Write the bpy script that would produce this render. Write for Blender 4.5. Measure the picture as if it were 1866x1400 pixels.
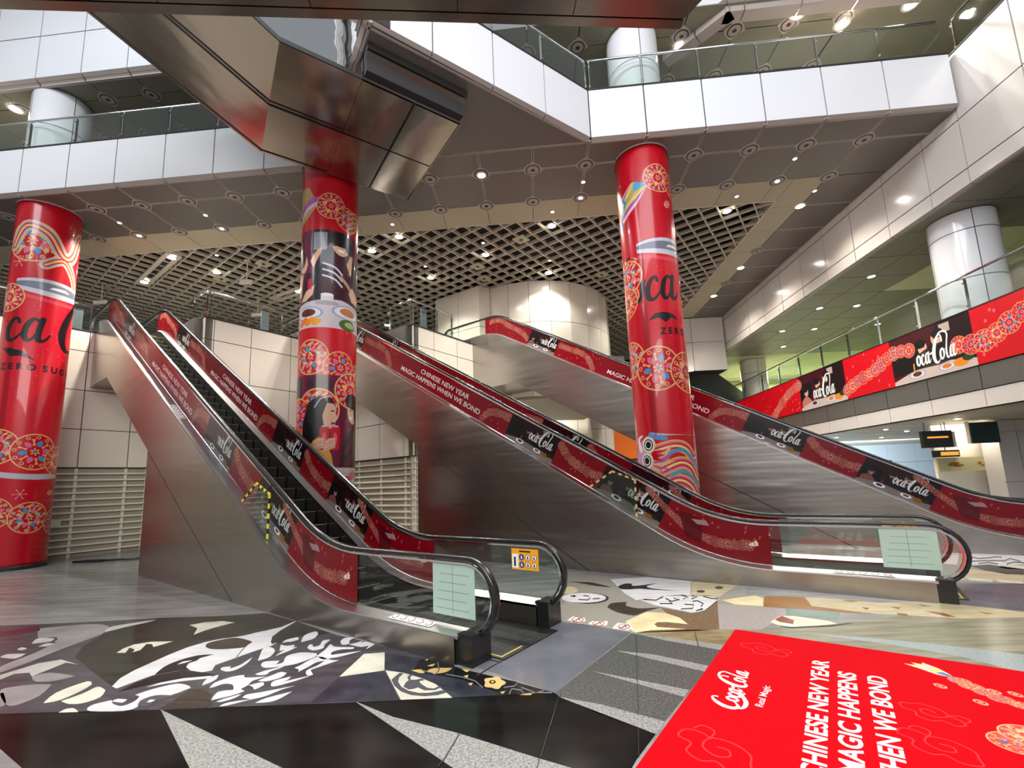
import bpy, bmesh, math, random
import numpy as np
from mathutils import Vector, Matrix
from mathutils.geometry import tessellate_polygon
R_ = random.Random(7)
PI = math.pi
for o in list(bpy.data.objects): bpy.data.objects.remove(o)
scene = bpy.context.scene
COL = scene.collection

# ------------------------------------------------------------------ camera, world, exposure
FPX, PITCH, ROLL, YAW = 821.77, 0.1439, -0.0384, 0.0454
cam_d = bpy.data.cameras.new('camera'); cam = bpy.data.objects.new('camera', cam_d); COL.objects.link(cam)
cp, sp, cr, sr = math.cos(PITCH), math.sin(PITCH), math.cos(ROLL), math.sin(ROLL)
fw = Vector((0, cp, sp)); up0 = Vector((0, -sp, cp)); rt0 = Vector((1, 0, 0))
rt = cr * rt0 + sr * up0; up = -sr * rt0 + cr * up0
RZ = Matrix.Rotation(YAW, 3, 'Z')
rt, up, fw = RZ @ rt, RZ @ up, RZ @ fw
M4 = Matrix(((rt.x, up.x, -fw.x, 0), (rt.y, up.y, -fw.y, 0), (rt.z, up.z, -fw.z, 1.781), (0, 0, 0, 1)))
cam.matrix_world = M4
cam_d.sensor_width = 36; cam_d.lens = FPX / 1866 * 36; cam_d.shift_y = 61.13 / 1866
cam_d.clip_start = 0.05; cam_d.clip_end = 200
scene.camera = cam
scene.view_settings.view_transform = 'Standard'; scene.view_settings.look = 'None'
scene.view_settings.gamma = 1; scene.view_settings.use_curve_mapping = False
scene.view_settings.exposure = 1.05
world = bpy.data.worlds.new('world'); scene.world = world; world.use_nodes = True
bg = world.node_tree.nodes['Background']; bg.inputs[0].default_value = (0.80, 0.84, 0.90, 1); bg.inputs[1].default_value = 0.20
try: scene.cycles.transparent_max_bounces = 24
except Exception: pass

def area_lamp(name, loc, size, energy, col=(1, .97, .93), rot=(0, 0, 0)):
    d = bpy.data.lights.new(name, 'AREA'); d.shape = 'RECTANGLE'; d.size, d.size_y = size; d.energy = energy; d.color = col
    o = bpy.data.objects.new(name, d); COL.objects.link(o); o.location = loc; o.rotation_euler = rot; return o
# unseen area lights, added in place of ceiling lights over the open hall
area_lamp('hall_light', (-1, -3.0, 16.5), (16, 5), 1080, (0.93, .96, 1.0), (math.radians(38), 0, 0))
area_lamp('hall_light_side', (-12, 1.0, 15.5), (8, 4), 700, (0.9, .95, 1.0), (math.radians(30), math.radians(-25), 0))

area_lamp('hall_fill_low', (-3, -7.5, 9.0), (16, 3), 900, (1, .97, .93), (math.radians(68), 0, 0))  # added fill from behind the camera, lifts the back walls and steel

# ------------------------------------------------------------------ frames
Ug = Vector((0.831, -0.556, 0)); Vg = Vector((0.556, 0.831, 0)); Ug.normalize(); Vg = Vector((-Ug.y, Ug.x, 0))
def SD(s, d, z): return Ug * s + Vg * d + Vector((0, 0, z))
def GP(x, y, z): return Vector((x, y - 0.031 * x, z))

# ------------------------------------------------------------------ materials
MAT = {}
def lin(c): return tuple((x / 12.92 if x <= .04045 else ((x + .055) / 1.055) ** 2.4) for x in c)
def S8(r, g, b): return lin((r / 255, g / 255, b / 255)) + (1,)
def mat(name, col=(.5, .5, .5, 1), rough=.5, metal=0., spec=.5, coat=0., emit=None, estr=0., noise=None, bump=None, aniso=0.):
    m = bpy.data.materials.new(name); m.use_nodes = True
    nt = m.node_tree; b = nt.nodes['Principled BSDF']
    b.inputs['Base Color'].default_value = col; b.inputs['Roughness'].default_value = rough; b.inputs['Metallic'].default_value = metal
    b.inputs['Specular IOR Level'].default_value = spec; b.inputs['Coat Weight'].default_value = coat
    if aniso: b.inputs['Anisotropic'].default_value = aniso
    if emit: b.inputs['Emission Color'].default_value = emit; b.inputs['Emission Strength'].default_value = estr
    tc = None
    if noise or bump:
        tc = nt.nodes.new('ShaderNodeTexCoord')
    def mp(scale):
        p = nt.nodes.new('ShaderNodeMapping'); p.inputs['Scale'].default_value = scale
        nt.links.new(tc.outputs['Object'], p.inputs['Vector']); return p.outputs[0]
    if noise:   # (scale vec, detail, colour a, colour b, lo, hi)
        sc, det, ca, cb, lo, hi = noise
        n = nt.nodes.new('ShaderNodeTexNoise'); n.inputs['Scale'].default_value = 1; n.inputs['Detail'].default_value = det
        nt.links.new(mp(sc), n.inputs['Vector'])
        r = nt.nodes.new('ShaderNodeValToRGB'); r.color_ramp.elements[0].position = lo; r.color_ramp.elements[1].position = hi
        r.color_ramp.elements[0].color = ca; r.color_ramp.elements[1].color = cb
        nt.links.new(n.outputs['Fac'], r.inputs[0]); nt.links.new(r.outputs[0], b.inputs['Base Color'])
    if bump:    # (scale vec, detail, strength, dist)
        sc, det, st, di = bump
        n = nt.nodes.new('ShaderNodeTexNoise'); n.inputs['Scale'].default_value = 1; n.inputs['Detail'].default_value = det
        nt.links.new(mp(sc), n.inputs['Vector'])
        bp = nt.nodes.new('ShaderNodeBump'); bp.inputs['Strength'].default_value = st; bp.inputs['Distance'].default_value = di
        nt.links.new(n.outputs['Fac'], bp.inputs['Height']); nt.links.new(bp.outputs[0], b.inputs['Normal'])
    MAT[name] = m; return m
def glass(name, tint, refl=1.0):
    m = bpy.data.materials.new(name); m.use_nodes = True; nt = m.node_tree; nt.nodes.clear()
    o = nt.nodes.new('ShaderNodeOutputMaterial'); t = nt.nodes.new('ShaderNodeBsdfTransparent'); t.inputs[0].default_value = tint
    g = nt.nodes.new('ShaderNodeBsdfGlossy'); g.inputs['Roughness'].default_value = .03; g.inputs[0].default_value = (1, 1, 1, 1)
    f = nt.nodes.new('ShaderNodeLayerWeight'); pw = nt.nodes.new('ShaderNodeMath'); pw.operation = 'POWER'; pw.inputs[1].default_value = 4.5
    k = nt.nodes.new('ShaderNodeMath'); k.operation = 'MULTIPLY_ADD'; k.inputs[1].default_value = .8 * refl; k.inputs[2].default_value = .045 * refl
    x = nt.nodes.new('ShaderNodeMixShader')
    nt.links.new(f.outputs['Facing'], pw.inputs[0]); nt.links.new(pw.outputs[0], k.inputs[0]); nt.links.new(k.outputs[0], x.inputs[0]); nt.links.new(t.outputs[0], x.inputs[1]); nt.links.new(g.outputs[0], x.inputs[2]); nt.links.new(x.outputs[0], o.inputs[0])
    MAT[name] = m; return m
def img_mat(name, arr, rough=.35, coat=.3, spec=.3):
    h, w = arr.shape[:2]
    im = bpy.data.images.new(name, w, h)
    px = np.ones((h, w, 4), np.float32); px[..., :3] = np.clip(arr, 0, 1)
    im.pixels.foreach_set(px.ravel()); im.update(); im.pack()
    m = mat(name, rough=rough, coat=coat, spec=spec); nt = m.node_tree
    t = nt.nodes.new('ShaderNodeTexImage'); t.image = im; t.extension = 'EXTEND'
    nt.links.new(t.outputs[0], nt.nodes['Principled BSDF'].inputs['Base Color'])
    return m
# metals
mat('stainless', (.40, .37, .335, 1), .27, 1., bump=((.35, .35, 2.6), 2, .16, .12))
mat('stainless_soffit', (.36, .31, .26, 1), .17, 1., bump=((.9, .9, .9), 2, .12, .12))
mat('stainless_polished', (.70, .71, .71, 1), .06, 1., bump=((1.6, 1.6, 1.6), 2, .35, .12))
mat('brushed_deck', (.72, .73, .74, 1), .28, 1.)
mat('chrome', (.78, .78, .78, 1), .10, 1.)
mat('dark_metal', (.10, .10, .10, 1), .35, .8)
mat('rubber', (.012, .012, .013, 1), .22, 0, .6)
mat('black', (.008, .008, .008, 1), .5)
mat('black_seam', (.02, .018, .02, 1), .7)
mat('step_metal', (.010, .011, .011, 1), .42, .3, bump=((1, 90, 1), 0, .5, .01))
mat('yellow_paint', S8(190, 172, 84), .5)
mat('step_edge', S8(150, 142, 96), .5)
mat('yellow_bright', S8(238, 224, 40), .4)
mat('amber_sign', S8(240, 165, 25), .4)
# panels
mat('white_panel', S8(222, 222, 226), .16, 0, .5, .2, bump=((.7, .7, .7), 2, .04, .1))
mat('cream_panel', S8(226, 218, 204), .20, 0, .5, .2)
mat('warm_panel', S8(216, 208, 202), .16, 0, .5, .2, bump=((.7, .7, .7), 2, .04, .1))
mat('soffit_panel', S8(122, 114, 108), .42, .35)
mat('soffit_edge', S8(170, 158, 152), .45)
mat('beige_panel', S8(186, 176, 148), .5)
mat('olive_panel', S8(130, 126, 108), .5)
mat('yellow_wall', S8(205, 208, 160), .6)
mat('ceiling_rail', S8(176, 166, 156), .5)
mat('lattice', S8(214, 206, 188), .5)
mat('stainless_walkway', (.42, .36, .30, 1), .20, 1., bump=((.9, .9, .9), 2, .1, .12))
mat('joint', S8(34, 34, 34), .4)
mat('void_black', (.006, .006, .006, 1), .9)
mat('louvre', S8(224, 220, 204), .45)
mat('louvre_back', S8(168, 160, 142), .7)
mat('grey_panel', S8(118, 116, 112), .3, .5)
mat('grey_screen', S8(98, 106, 112), .3)
mat('bluewhite_wall', S8(206, 222, 234), .4)
mat('red_print', S8(205, 4, 28), .3, coat=.3)
mat('white_print', S8(240, 240, 238), .4)
mat('paper', S8(168, 190, 176), .6)
mat('paper_line', S8(128, 150, 136), .6)
mat('orange', S8(245, 118, 12), .4)
mat('picture', S8(190, 182, 138), .5)
mat('lamp', (1, 1, 1, 1), .5, emit=(1, .95, .86, 1), estr=40)
mat('rosette_ring', S8(62, 56, 52), .5)
mat('lamp_small', (1, 1, 1, 1), .5, emit=(1, .97, .92, 1), estr=4)
mat('lamp_cool', (1, 1, 1, 1), .5, emit=(.9, .97, 1, 1), estr=18)
mat('lamp_trim', S8(220, 214, 200), .4)
mat('screen', (.02, .02, .02, 1), .3)
mat('screen_amber', (.02, .01, 0, 1), .4, emit=(1, .35, .05, 1), estr=.6)
mat('dark_green', S8(14, 52, 46), .3)
mat('shop_light', S8(235, 244, 250), .5)
glass('glass', (.86, .93, .90, 1)); glass('glass_clear', (.93, .97, .95, 1))
# stone
def stone(name, c, rough=.2, sc=None, c2=None, lo=.35, hi=.65, spec=.3):
    if c2 is None: c2 = tuple(min(1, x * 1.35 + .004) for x in c[:3]) + (1,)
    return mat(name, c, rough, 0, spec, noise=(sc or (2.2, 2.2, 2.2), 5, c, c2, lo, hi))
F9 = (55, 55, 55)
stone('floor_base', S8(122, 124, 124), .2, (1.0, 5, 1), S8(150, 152, 150), spec=.5); stone('slate', S8(60, 58, 64), .2, (3, 9, 3), S8(78, 76, 82)); stone('slate2', S8(76, 76, 82), .2)
stone('darkgreen', S8(22, 25, 22), .16, (1.5, 6, 1), S8(44, 48, 42)); stone('palegrey', S8(132, 128, 128), .2); stone('greymarble', S8(172, 172, 166), .2)
stone('darkred', S8(72, 34, 44), .2); stone('creammarble', S8(208, 204, 186), .22, (4, 4, 4), S8(226, 222, 204)); stone('whitemarble', S8(204, 204, 206), .22, (2, 8, 2), S8(222, 222, 226))
stone('brownstone', S8(46, 36, 30), .18, (2, 14, 2), S8(70, 58, 50)); stone('blackstone', S8(16, 16, 18), .15); stone('navystone', S8(38, 40, 50), .2, (5, 5, 5), S8(58, 60, 72))
stone('goldstone', S8(196, 168, 108), .25); stone('vinestone', S8(110, 120, 120), .3)
stone('blackgranite', S8(13, 13, 13), .14, (1.2, 4, 1), S8(27, 27, 26), spec=.10); stone('ltgranite', S8(104, 104, 101), .34, F9, S8(166, 166, 162)); stone('dkgranite', S8(62, 64, 62), .22, F9, S8(100, 102, 99))
stone('blugrey', S8(92, 94, 102), .13, (1.5, 1.5, 1.5), S8(112, 114, 122)); stone('tanmarble', S8(118, 104, 76), .22, (3, 9, 3), S8(158, 142, 108)); stone('greige', S8(138, 136, 126), .22, F9, S8(160, 158, 148))
stone('woodstone', S8(186, 170, 132), .25, (2, 12, 2), S8(206, 192, 156)); stone('brownmosaic', S8(96, 76, 54), .3, (30, 30, 30), S8(134, 110, 84)); stone('creamstone', S8(212, 196, 154), .25)
stone('stickerwhite', S8(208, 206, 198), .4); stone('stickerred', S8(150, 70, 66), .4); stone('olivemarble', S8(120, 118, 98), .2, (1.2, 9, 1), S8(156, 150, 126)); stone('speckle', S8(146, 140, 136), .25, F9, S8(176, 170, 166))
stone('bronzestone', S8(140, 92, 30), .22); stone('greengrey', S8(112, 126, 118), .22); stone('redmarble', S8(128, 70, 56), .22); stone('bluestone', S8(142, 152, 152), .22, F9, S8(164, 172, 172))

# ------------------------------------------------------------------ mesh helpers
class MB:
    def __init__(s): s.v = []; s.f = []; s.m = []; s.uv = {}
    def add(s, vs, fs, mi=0, uv=None):
        n = len(s.v); s.v += [tuple(v) for v in vs]
        for i, f in enumerate(fs):
            if uv is not None: s.uv[len(s.f)] = [uv[j] for j in f]
            s.f.append(tuple(n + j for j in f)); s.m.append(mi)
    def hexa(s, p, mi=0):   # 8 corners: bottom 4 ccw, top 4 ccw
        s.add(p, [(3, 2, 1, 0), (4, 5, 6, 7), (0, 1, 5, 4), (1, 2, 6, 5), (2, 3, 7, 6), (3, 0, 4, 7)], mi)
    def box(s, lo, hi, mi=0, fn=None):
        x0, y0, z0 = lo; x1, y1, z1 = hi
        p = [(x0, y0, z0), (x1, y0, z0), (x1, y1, z0), (x0, y1, z0), (x0, y0, z1), (x1, y0, z1), (x1, y1, z1), (x0, y1, z1)]
        if fn: p = [fn(*q) for q in p]
        s.hexa(p, mi)
    def prism(s, poly, z0, z1, mi=0, fn=None, mi_side=None):   # poly (a,b) extruded along third coordinate
        fn = fn or (lambda a, b, c: (a, b, c)); n = len(poly)
        area = sum(poly[i][0] * poly[(i + 1) % n][1] - poly[(i + 1) % n][0] * poly[i][1] for i in range(n))
        if area < 0: poly = poly[::-1]
        tr = tessellate_polygon([[Vector((a, b, 0)) for a, b in poly]])
        lo = [fn(a, b, z0) for a, b in poly]; hi = [fn(a, b, z1) for a, b in poly]
        T = []
        for t in tr:
            a, b, c = (poly[i] for i in t)
            T.append(t if (b[0] - a[0]) * (c[1] - a[1]) - (c[0] - a[0]) * (b[1] - a[1]) > 0 else t[::-1])
        s.add(hi, T, mi); s.add(lo, [t[::-1] for t in T], mi)
        s.add(lo + hi, [(i, (i + 1) % n, n + (i + 1) % n, n + i) for i in range(n)], mi if mi_side is None else mi_side)
    def tube(s, path, r, seg=8, mi=0, cap=True):
        P = [Vector(p) for p in path]; n = len(P); rings = []; N = None
        for i in range(n):
            t = (P[min(i + 1, n - 1)] - P[max(i - 1, 0)]).normalized()
            if N is None:
                N = t.cross(Vector((0, 0, 1)));
                if N.length < 1e-3: N = t.cross(Vector((1, 0, 0)))
            else: N = N - t * N.dot(t)
            N.normalize(); B = t.cross(N); rr = r[i] if isinstance(r, (list, tuple)) else r
            rings.append([P[i] + (N * math.cos(a) + B * math.sin(a)) * rr for a in (2 * PI * k / seg for k in range(seg))])
        vs = [v for ring in rings for v in ring]; fs = []
        for i in range(n - 1):
            for k in range(seg):
                k2 = (k + 1) % seg; fs.append((i * seg + k, (i + 1) * seg + k, (i + 1) * seg + k2, i * seg + k2))
        if cap: fs += [tuple(range(seg)), tuple((n - 1) * seg + k for k in reversed(range(seg)))]
        s.add(vs, fs, mi)
    def lathe(s, prof, c, seg=24, mi=0, fn=None):   # prof [(r,z,mi?)], around vertical axis at c
        vs = []; fs = []; ms = []
        for p in prof:
            for k in range(seg):
                a = 2 * PI * k / seg; vs.append((c[0] + p[0] * math.cos(a), c[1] + p[0] * math.sin(a), c[2] + p[1]))
        n0 = len(s.v); s.v += vs
        for i in range(len(prof) - 1):
            for k in range(seg):
                k2 = (k + 1) % seg; s.f.append((n0 + i * seg + k, n0 + i * seg + k2, n0 + (i + 1) * seg + k2, n0 + (i + 1) * seg + k)); s.m.append(prof[i + 1][2] if len(prof[i + 1]) > 2 else mi)
        s.f.append(tuple(n0 + (len(prof) - 1) * seg + k for k in range(seg))); s.m.append(prof[-1][2] if len(prof[-1]) > 2 else mi)
    def build(s, name, mats, parent=None, smooth=False, off=None, **pr):
        me = bpy.data.meshes.new(name); o0 = Vector(off) if off is not None else Vector((0, 0, 0))
        me.from_pydata([tuple(Vector(v) - o0) for v in s.v], [], s.f)
        for m in (mats if isinstance(mats, (list, tuple)) else [mats]): me.materials.append(MAT[m] if isinstance(m, str) else m)
        if max(s.m, default=0) > 0: me.polygons.foreach_set('material_index', s.m)
        if smooth: me.polygons.foreach_set('use_smooth', [True] * len(me.polygons))
        if s.uv:
            uvl = me.uv_layers.new(name='UVMap')
            for p in me.polygons:
                u = s.uv.get(p.index)
                if u:
                    for li, q in zip(p.loop_indices, u): uvl.data[li].uv = q
        me.update()
        o = bpy.data.objects.new(name, me); COL.objects.link(o)
        if off is not None and parent is None: o.location = o0
        if parent is not None: o.parent = parent
        for k, v in pr.items(): o[k] = v
        return o
def thing(name, label, cat, loc=(0, 0, 0), rz=0., group=None):
    o = bpy.data.objects.new(name, None); o.empty_display_size = .2; COL.objects.link(o)
    o.location = loc; o.rotation_euler = (0, 0, rz); o['label'] = label; o['category'] = cat; o['kind'] = 'thing'
    if group: o['group'] = group
    return o
def struct(name, label=None):
    o = bpy.data.objects.new(name, None); COL.objects.link(o); o['kind'] = 'structure'
    if label: o['label'] = label
    return o
def dup(root, loc=None, rz=None, **pr):
    c = root.copy(); COL.objects.link(c)
    if loc is not None: c.location = loc
    if rz is not None: c.rotation_euler = (0, 0, rz)
    for k, v in pr.items(): c[k] = v
    for ch in list(root.children):
        d = ch.copy(); COL.objects.link(d); d.parent = c
        for g in list(ch.children):
            e = g.copy(); COL.objects.link(e); e.parent = d
    return c
def catmull(pts, n=6):
    P = [np.array(p, float) for p in pts]; out = []
    for i in range(len(P) - 1):
        p0 = P[max(i - 1, 0)]; p1 = P[i]; p2 = P[i + 1]; p3 = P[min(i + 2, len(P) - 1)]
        for t in np.arange(n) / n:
            out.append(.5 * ((2 * p1) + (p2 - p0) * t + (2 * p0 - 5 * p1 + 4 * p2 - p3) * t * t + (3 * p1 - p0 - 3 * p2 + p3) * t ** 3))
    out.append(P[-1]); return out
# ------------------------------------------------------------------ flat print (painted into images in memory)
def c8(r, g, b): return np.array((r, g, b), np.float32) / 255
GOLD, PINK, BLUE, RED, DRED, WHITE, BLACK, PURP = c8(240, 192, 124), c8(236, 112, 150), c8(74, 152, 216), c8(205, 5, 30), c8(150, 4, 22), c8(242, 242, 240), c8(22, 18, 22), c8(186, 92, 172)
SKIN, HAIR, MAROON, YELL = c8(226, 178, 150), c8(24, 18, 20), c8(96, 22, 46), c8(224, 158, 40)
class Cv:
    def __init__(s, w, h, ppm, col, M=None):   # metres; M maps art (x,y) to canvas metres
        s.k = ppm; s.W = int(w * ppm); s.H = int(h * ppm); s.a = np.empty((s.H, s.W, 3), np.float32); s.a[:] = col
        s.M = np.array(M if M is not None else ((1, 0, 0), (0, 1, 0)), float); s.clip = None
    def T(s, pts):
        p = np.asarray(pts, float); return (p @ s.M[:, :2].T + s.M[:, 2]) * s.k
    def blend(s, x0, y0, m, col, al):
        h, w = m.shape; m = (m * al)[..., None]
        s.a[y0:y0 + h, x0:x0 + w] = s.a[y0:y0 + h, x0:x0 + w] * (1 - m) + np.asarray(col, np.float32) * m
    def box(s, lo, hi):
        x0, y0 = max(0, int(lo[0]) - 1), max(0, int(lo[1]) - 1); x1, y1 = min(s.W, int(hi[0]) + 2), min(s.H, int(hi[1]) + 2)
        return (x0, y0, x1, y1) if x1 > x0 and y1 > y0 else None
    def grid(s, b, ss):
        xs = b[0] + (np.arange((b[2] - b[0]) * ss) + .5) / ss; ys = b[1] + (np.arange((b[3] - b[1]) * ss) + .5) / ss
        return np.meshgrid(xs, ys)
    def down(s, m, b, ss):
        return m.reshape(b[3] - b[1], ss, b[2] - b[0], ss).mean((1, 3)).astype(np.float32)
    def poly(s, pts, col, al=1.):
        P = s.T(pts); b = s.box(P.min(0), P.max(0))
        if not b: return
        X, Y = s.grid(b, 2); ins = np.zeros(X.shape, bool); n = len(P)
        for i in range(n):
            (xa, ya), (xb, yb) = P[i], P[(i + 1) % n]
            if ya == yb: continue
            c = ((Y > min(ya, yb)) & (Y <= max(ya, yb))); ins ^= c & (X < xa + (Y - ya) * (xb - xa) / (yb - ya))
        s.blend(b[0], b[1], s.down(ins.astype(np.float32), b, 2), col, al)
    def stroke(s, pts, w, col, al=1., n=6, closed=False):   # w: width or list, art metres
        q = list(pts) + ([pts[0]] if closed else [])
        P = s.T(catmull(q, n) if n > 1 else q); ww = np.array(w if isinstance(w, (list, tuple)) else [w] * len(q), float)
        ww = np.interp(np.linspace(0, 1, len(P)), np.linspace(0, 1, len(ww)), ww) * s.k * .5
        b = s.box(P.min(0) - ww.max(), P.max(0) + ww.max())
        if not b: return
        X, Y = s.grid(b, 2); m = np.zeros(X.shape, bool)
        for i in range(len(P) - 1):
            d = P[i + 1] - P[i]; L = d @ d
            if L < 1e-12: continue
            r = max(ww[i], ww[i + 1]); lo = np.minimum(P[i], P[i + 1]) - r; hi = np.maximum(P[i], P[i + 1]) + r
            i0, i1 = max(0, int((lo[0] - b[0]) * 2) - 1), int((hi[0] - b[0]) * 2) + 2; j0, j1 = max(0, int((lo[1] - b[1]) * 2) - 1), int((hi[1] - b[1]) * 2) + 2
            x = X[j0:j1, i0:i1]; y = Y[j0:j1, i0:i1]
            if not x.size: continue
            t = np.clip(((x - P[i][0]) * d[0] + (y - P[i][1]) * d[1]) / L, 0, 1)
            m[j0:j1, i0:i1] |= (x - P[i][0] - t * d[0]) ** 2 + (y - P[i][1] - t * d[1]) ** 2 <= (ww[i] + (ww[i + 1] - ww[i]) * t) ** 2
        s.blend(b[0], b[1], s.down(m.astype(np.float32), b, 2), col, al)
    def ell(s, cx, cy, rx, ry, col, al=1., rot=0., n=28):
        t = np.linspace(0, 2 * np.pi, n, endpoint=False); x, y = rx * np.cos(t), ry * np.sin(t)
        s.poly(np.stack([cx + x * math.cos(rot) - y * math.sin(rot), cy + x * math.sin(rot) + y * math.cos(rot)], 1), col, al)
    def ring(s, cx, cy, r, w, col, al=1.):
        t = np.linspace(0, 2 * np.pi, 25); s.stroke(np.stack([cx + r * np.cos(t), cy + r * np.sin(t)], 1), w, col, al, n=1)
    def rect(s, x0, y0, x1, y1, col, al=1.): s.poly([(x0, y0), (x1, y0), (x1, y1), (x0, y1)], col, al)
    def medal(s, cx, cy, R, k=0, al=1., pal=None):
        g, p, bl, rd = pal or (GOLD, PINK, BLUE, RED)
        t = np.linspace(0, 2 * np.pi, 32); P = s.T(np.stack([cx + R * np.cos(t), cy + R * np.sin(t)], 1)); b = s.box(P.min(0), P.max(0))
        if not b: return
        ss = 3; X, Y = s.grid(b, ss); Mi = np.linalg.inv(s.M[:, :2])
        Q = (np.stack([X, Y], -1) / s.k - s.M[:, 2]) @ Mi.T; x = (Q[..., 0] - cx) / R; y = (Q[..., 1] - cy) / R
        r = np.hypot(x, y); th = np.arctan2(y, x) + k * .37; out = np.empty(r.shape + (3,), np.float32); out[:] = rd
        def put(m, c): out[m] = c
        n1 = (14, 12, 10, 16)[k % 4]; a = (th * n1 / (2 * np.pi)) % 1 - .5; ca, rc = .80, .095
        dl = np.hypot((a * 2 * np.pi / n1) * r, r - ca)
        put((dl < rc), g); put((dl < rc * .55), rd if k % 2 else bl)
        n2 = (8, 6, 8, 10)[k % 4]; f = (th * n2 / (2 * np.pi)); a2 = np.abs(f % 1 - .5) * 2 * np.pi / n2 * r
        idx = np.floor(f).astype(int) % 2; pr = np.clip((r - .28) / .40, 0, 1); wd = .13 * np.sin(np.pi * pr) + .0
        m = (a2 < wd) & (r > .28) & (r < .68); put(m & (idx == 0), p); put(m & (idx == 1), bl if k % 3 else g)
        a3 = np.abs((f + .5) % 1 - .5) * 2 * np.pi / n2 * r; m3 = (np.abs(a3 - .05 * (1 + np.sin(9 * r))) < .03) & (r > .34) & (r < .72); put(m3, g)
        if k % 4 == 2: put((np.abs(np.sin(7 * x + 2 * np.sin(5 * y)) * np.cos(6 * y + k)) > .80) & (r < .9), g)
        fl = r < .15 + .07 * np.cos(6 * th); put(fl, g); put(r < .09, bl if k % 2 else p); put(r < .045, rd)
        put((r > .93), g); ins = (r <= 1)
        mk = s.down(ins.astype(np.float32), b, ss); h, w = mk.shape
        o = out.reshape(h, ss, w, ss, 3).mean((1, 3)); mm = (mk * al)[..., None]
        s.a[b[1]:b[3], b[0]:b[2]] = s.a[b[1]:b[3], b[0]:b[2]] * (1 - mm) + o * mm
    def text(s, txt, x, y, cap, col, al=1., align='L', width=None, bold=.02, A=None):
        cu = bpy.data.curves.new('t', 'FONT'); cu.body = txt; cu.offset = bold; cu.size = 1
        ob = bpy.data.objects.new('t', cu); me = ob.to_mesh()
        me.calc_loop_triangles(); V = np.array([v.co[:2] for v in me.vertices]); T = [tuple(t.vertices) for t in me.loop_triangles]
        ob.to_mesh_clear(); bpy.data.objects.remove(ob); bpy.data.curves.remove(cu)
        V[:, 0] -= V[:, 0].min(); k = cap / .70; sx = k if width is None else width / V[:, 0].max()
        V = V * (sx, k); V[:, 0] -= {'L': 0, 'R': V[:, 0].max(), 'C': V[:, 0].max() / 2}[align]
        if A is not None: V = V @ np.array(A, float).T
        P = s.T(V + (x, y)); b = s.box(P.min(0), P.max(0))
        if not b: return
        ss = 3; m = np.zeros(((b[3] - b[1]) * ss, (b[2] - b[0]) * ss), bool)
        for t in T:
            q = (P[list(t)] - (b[0], b[1])) * ss; lo = np.maximum(np.floor(q.min(0)).astype(int), 0); hi = np.ceil(q.max(0)).astype(int) + 1
            hi = np.minimum(hi, (m.shape[1], m.shape[0]))
            if hi[0] <= lo[0] or hi[1] <= lo[1]: continue
            xx, yy = np.meshgrid(np.arange(lo[0], hi[0]) + .5, np.arange(lo[1], hi[1]) + .5)
            e = [(q[(i + 1) % 3][0] - q[i][0]) * (yy - q[i][1]) - (q[(i + 1) % 3][1] - q[i][1]) * (xx - q[i][0]) for i in range(3)]
            m[lo[1]:hi[1], lo[0]:hi[0]] |= ((e[0] >= 0) & (e[1] >= 0) & (e[2] >= 0)) | ((e[0] <= 0) & (e[1] <= 0) & (e[2] <= 0))
        s.blend(b[0], b[1], s.down(m.astype(np.float32), b, ss), col, al)

# a flowing script wordmark, drawn with pen strokes (unit: capital height about 1.3)
SCRIPT = [
 ([(1.02, .98), (.98, 1.14), (.80, 1.16), (.50, .92), (.26, .52), (.24, .14), (.46, -.04), (.74, .08), (.92, .26)], [.10, .07, .08, .17, .22, .2, .13, .07, .04]),
 ([(.42, -.02), (.36, -.16), (.62, -.30), (1.05, -.30), (1.45, -.14), (1.72, -.02), (1.86, -.12), (1.98, -.06)], [.06, .1, .15, .16, .15, .12, .07, .03]),
 ([(1.12, .56), (.98, .44), (.94, .2), (1.04, .05), (1.2, .14), (1.27, .36), (1.2, .54), (1.10, .55), (1.22, .46), (1.36, .5)], [.09, .13, .14, .1, .1, .13, .1, .06, .04, .04]),
 ([(1.66, .46), (1.62, .56), (1.5, .5), (1.4, .3), (1.42, .08), (1.56, .05), (1.72, .2)], [.08, .07, .1, .14, .13, .08, .04]),
 ([(2.06, .5), (1.96, .57), (1.84, .44), (1.78, .2), (1.84, .05), (1.96, .12), (2.08, .38)], [.07, .08, .12, .14, .1, .06, .06]),
 ([(2.12, .58), (2.06, .3), (2.06, .08), (2.18, .08), (2.3, .24)], [.12, .13, .13, .07, .03]),
 ([(2.28, .46), (2.42, .5)], [.11, .11]),
 ([(3.42, .92), (3.44, 1.14), (3.26, 1.28), (2.98, 1.1), (2.70, .7), (2.58, .3), (2.66, .02), (2.88, -.06), (3.12, .1)], [.11, .08, .09, .16, .22, .23, .18, .1, .04]),
 ([(2.98, 1.1), (3.3, 1.34), (3.75, 1.36), (3.96, 1.16), (3.84, .8), (3.72, .4), (3.74, .08), (3.88, .06), (4.0, .2)], [.06, .1, .1, .1, .09, .12, .12, .07, .03]),
 ([(3.34, .56), (3.2, .44), (3.16, .2), (3.26, .05), (3.42, .14), (3.49, .36), (3.42, .54), (3.32, .55), (3.44, .46), (3.6, .5)], [.09, .13, .14, .1, .1, .13, .1, .06, .04, .04]),
 ([(4.3, .5), (4.2, .57), (4.08, .44), (4.02, .2), (4.08, .05), (4.2, .12), (4.32, .38)], [.07, .08, .12, .14, .1, .06, .06]),
 ([(4.36, .58), (4.3, .3), (4.3, .08), (4.42, .08), (4.58, .26)], [.12, .13, .13, .07, .03])]
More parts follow.
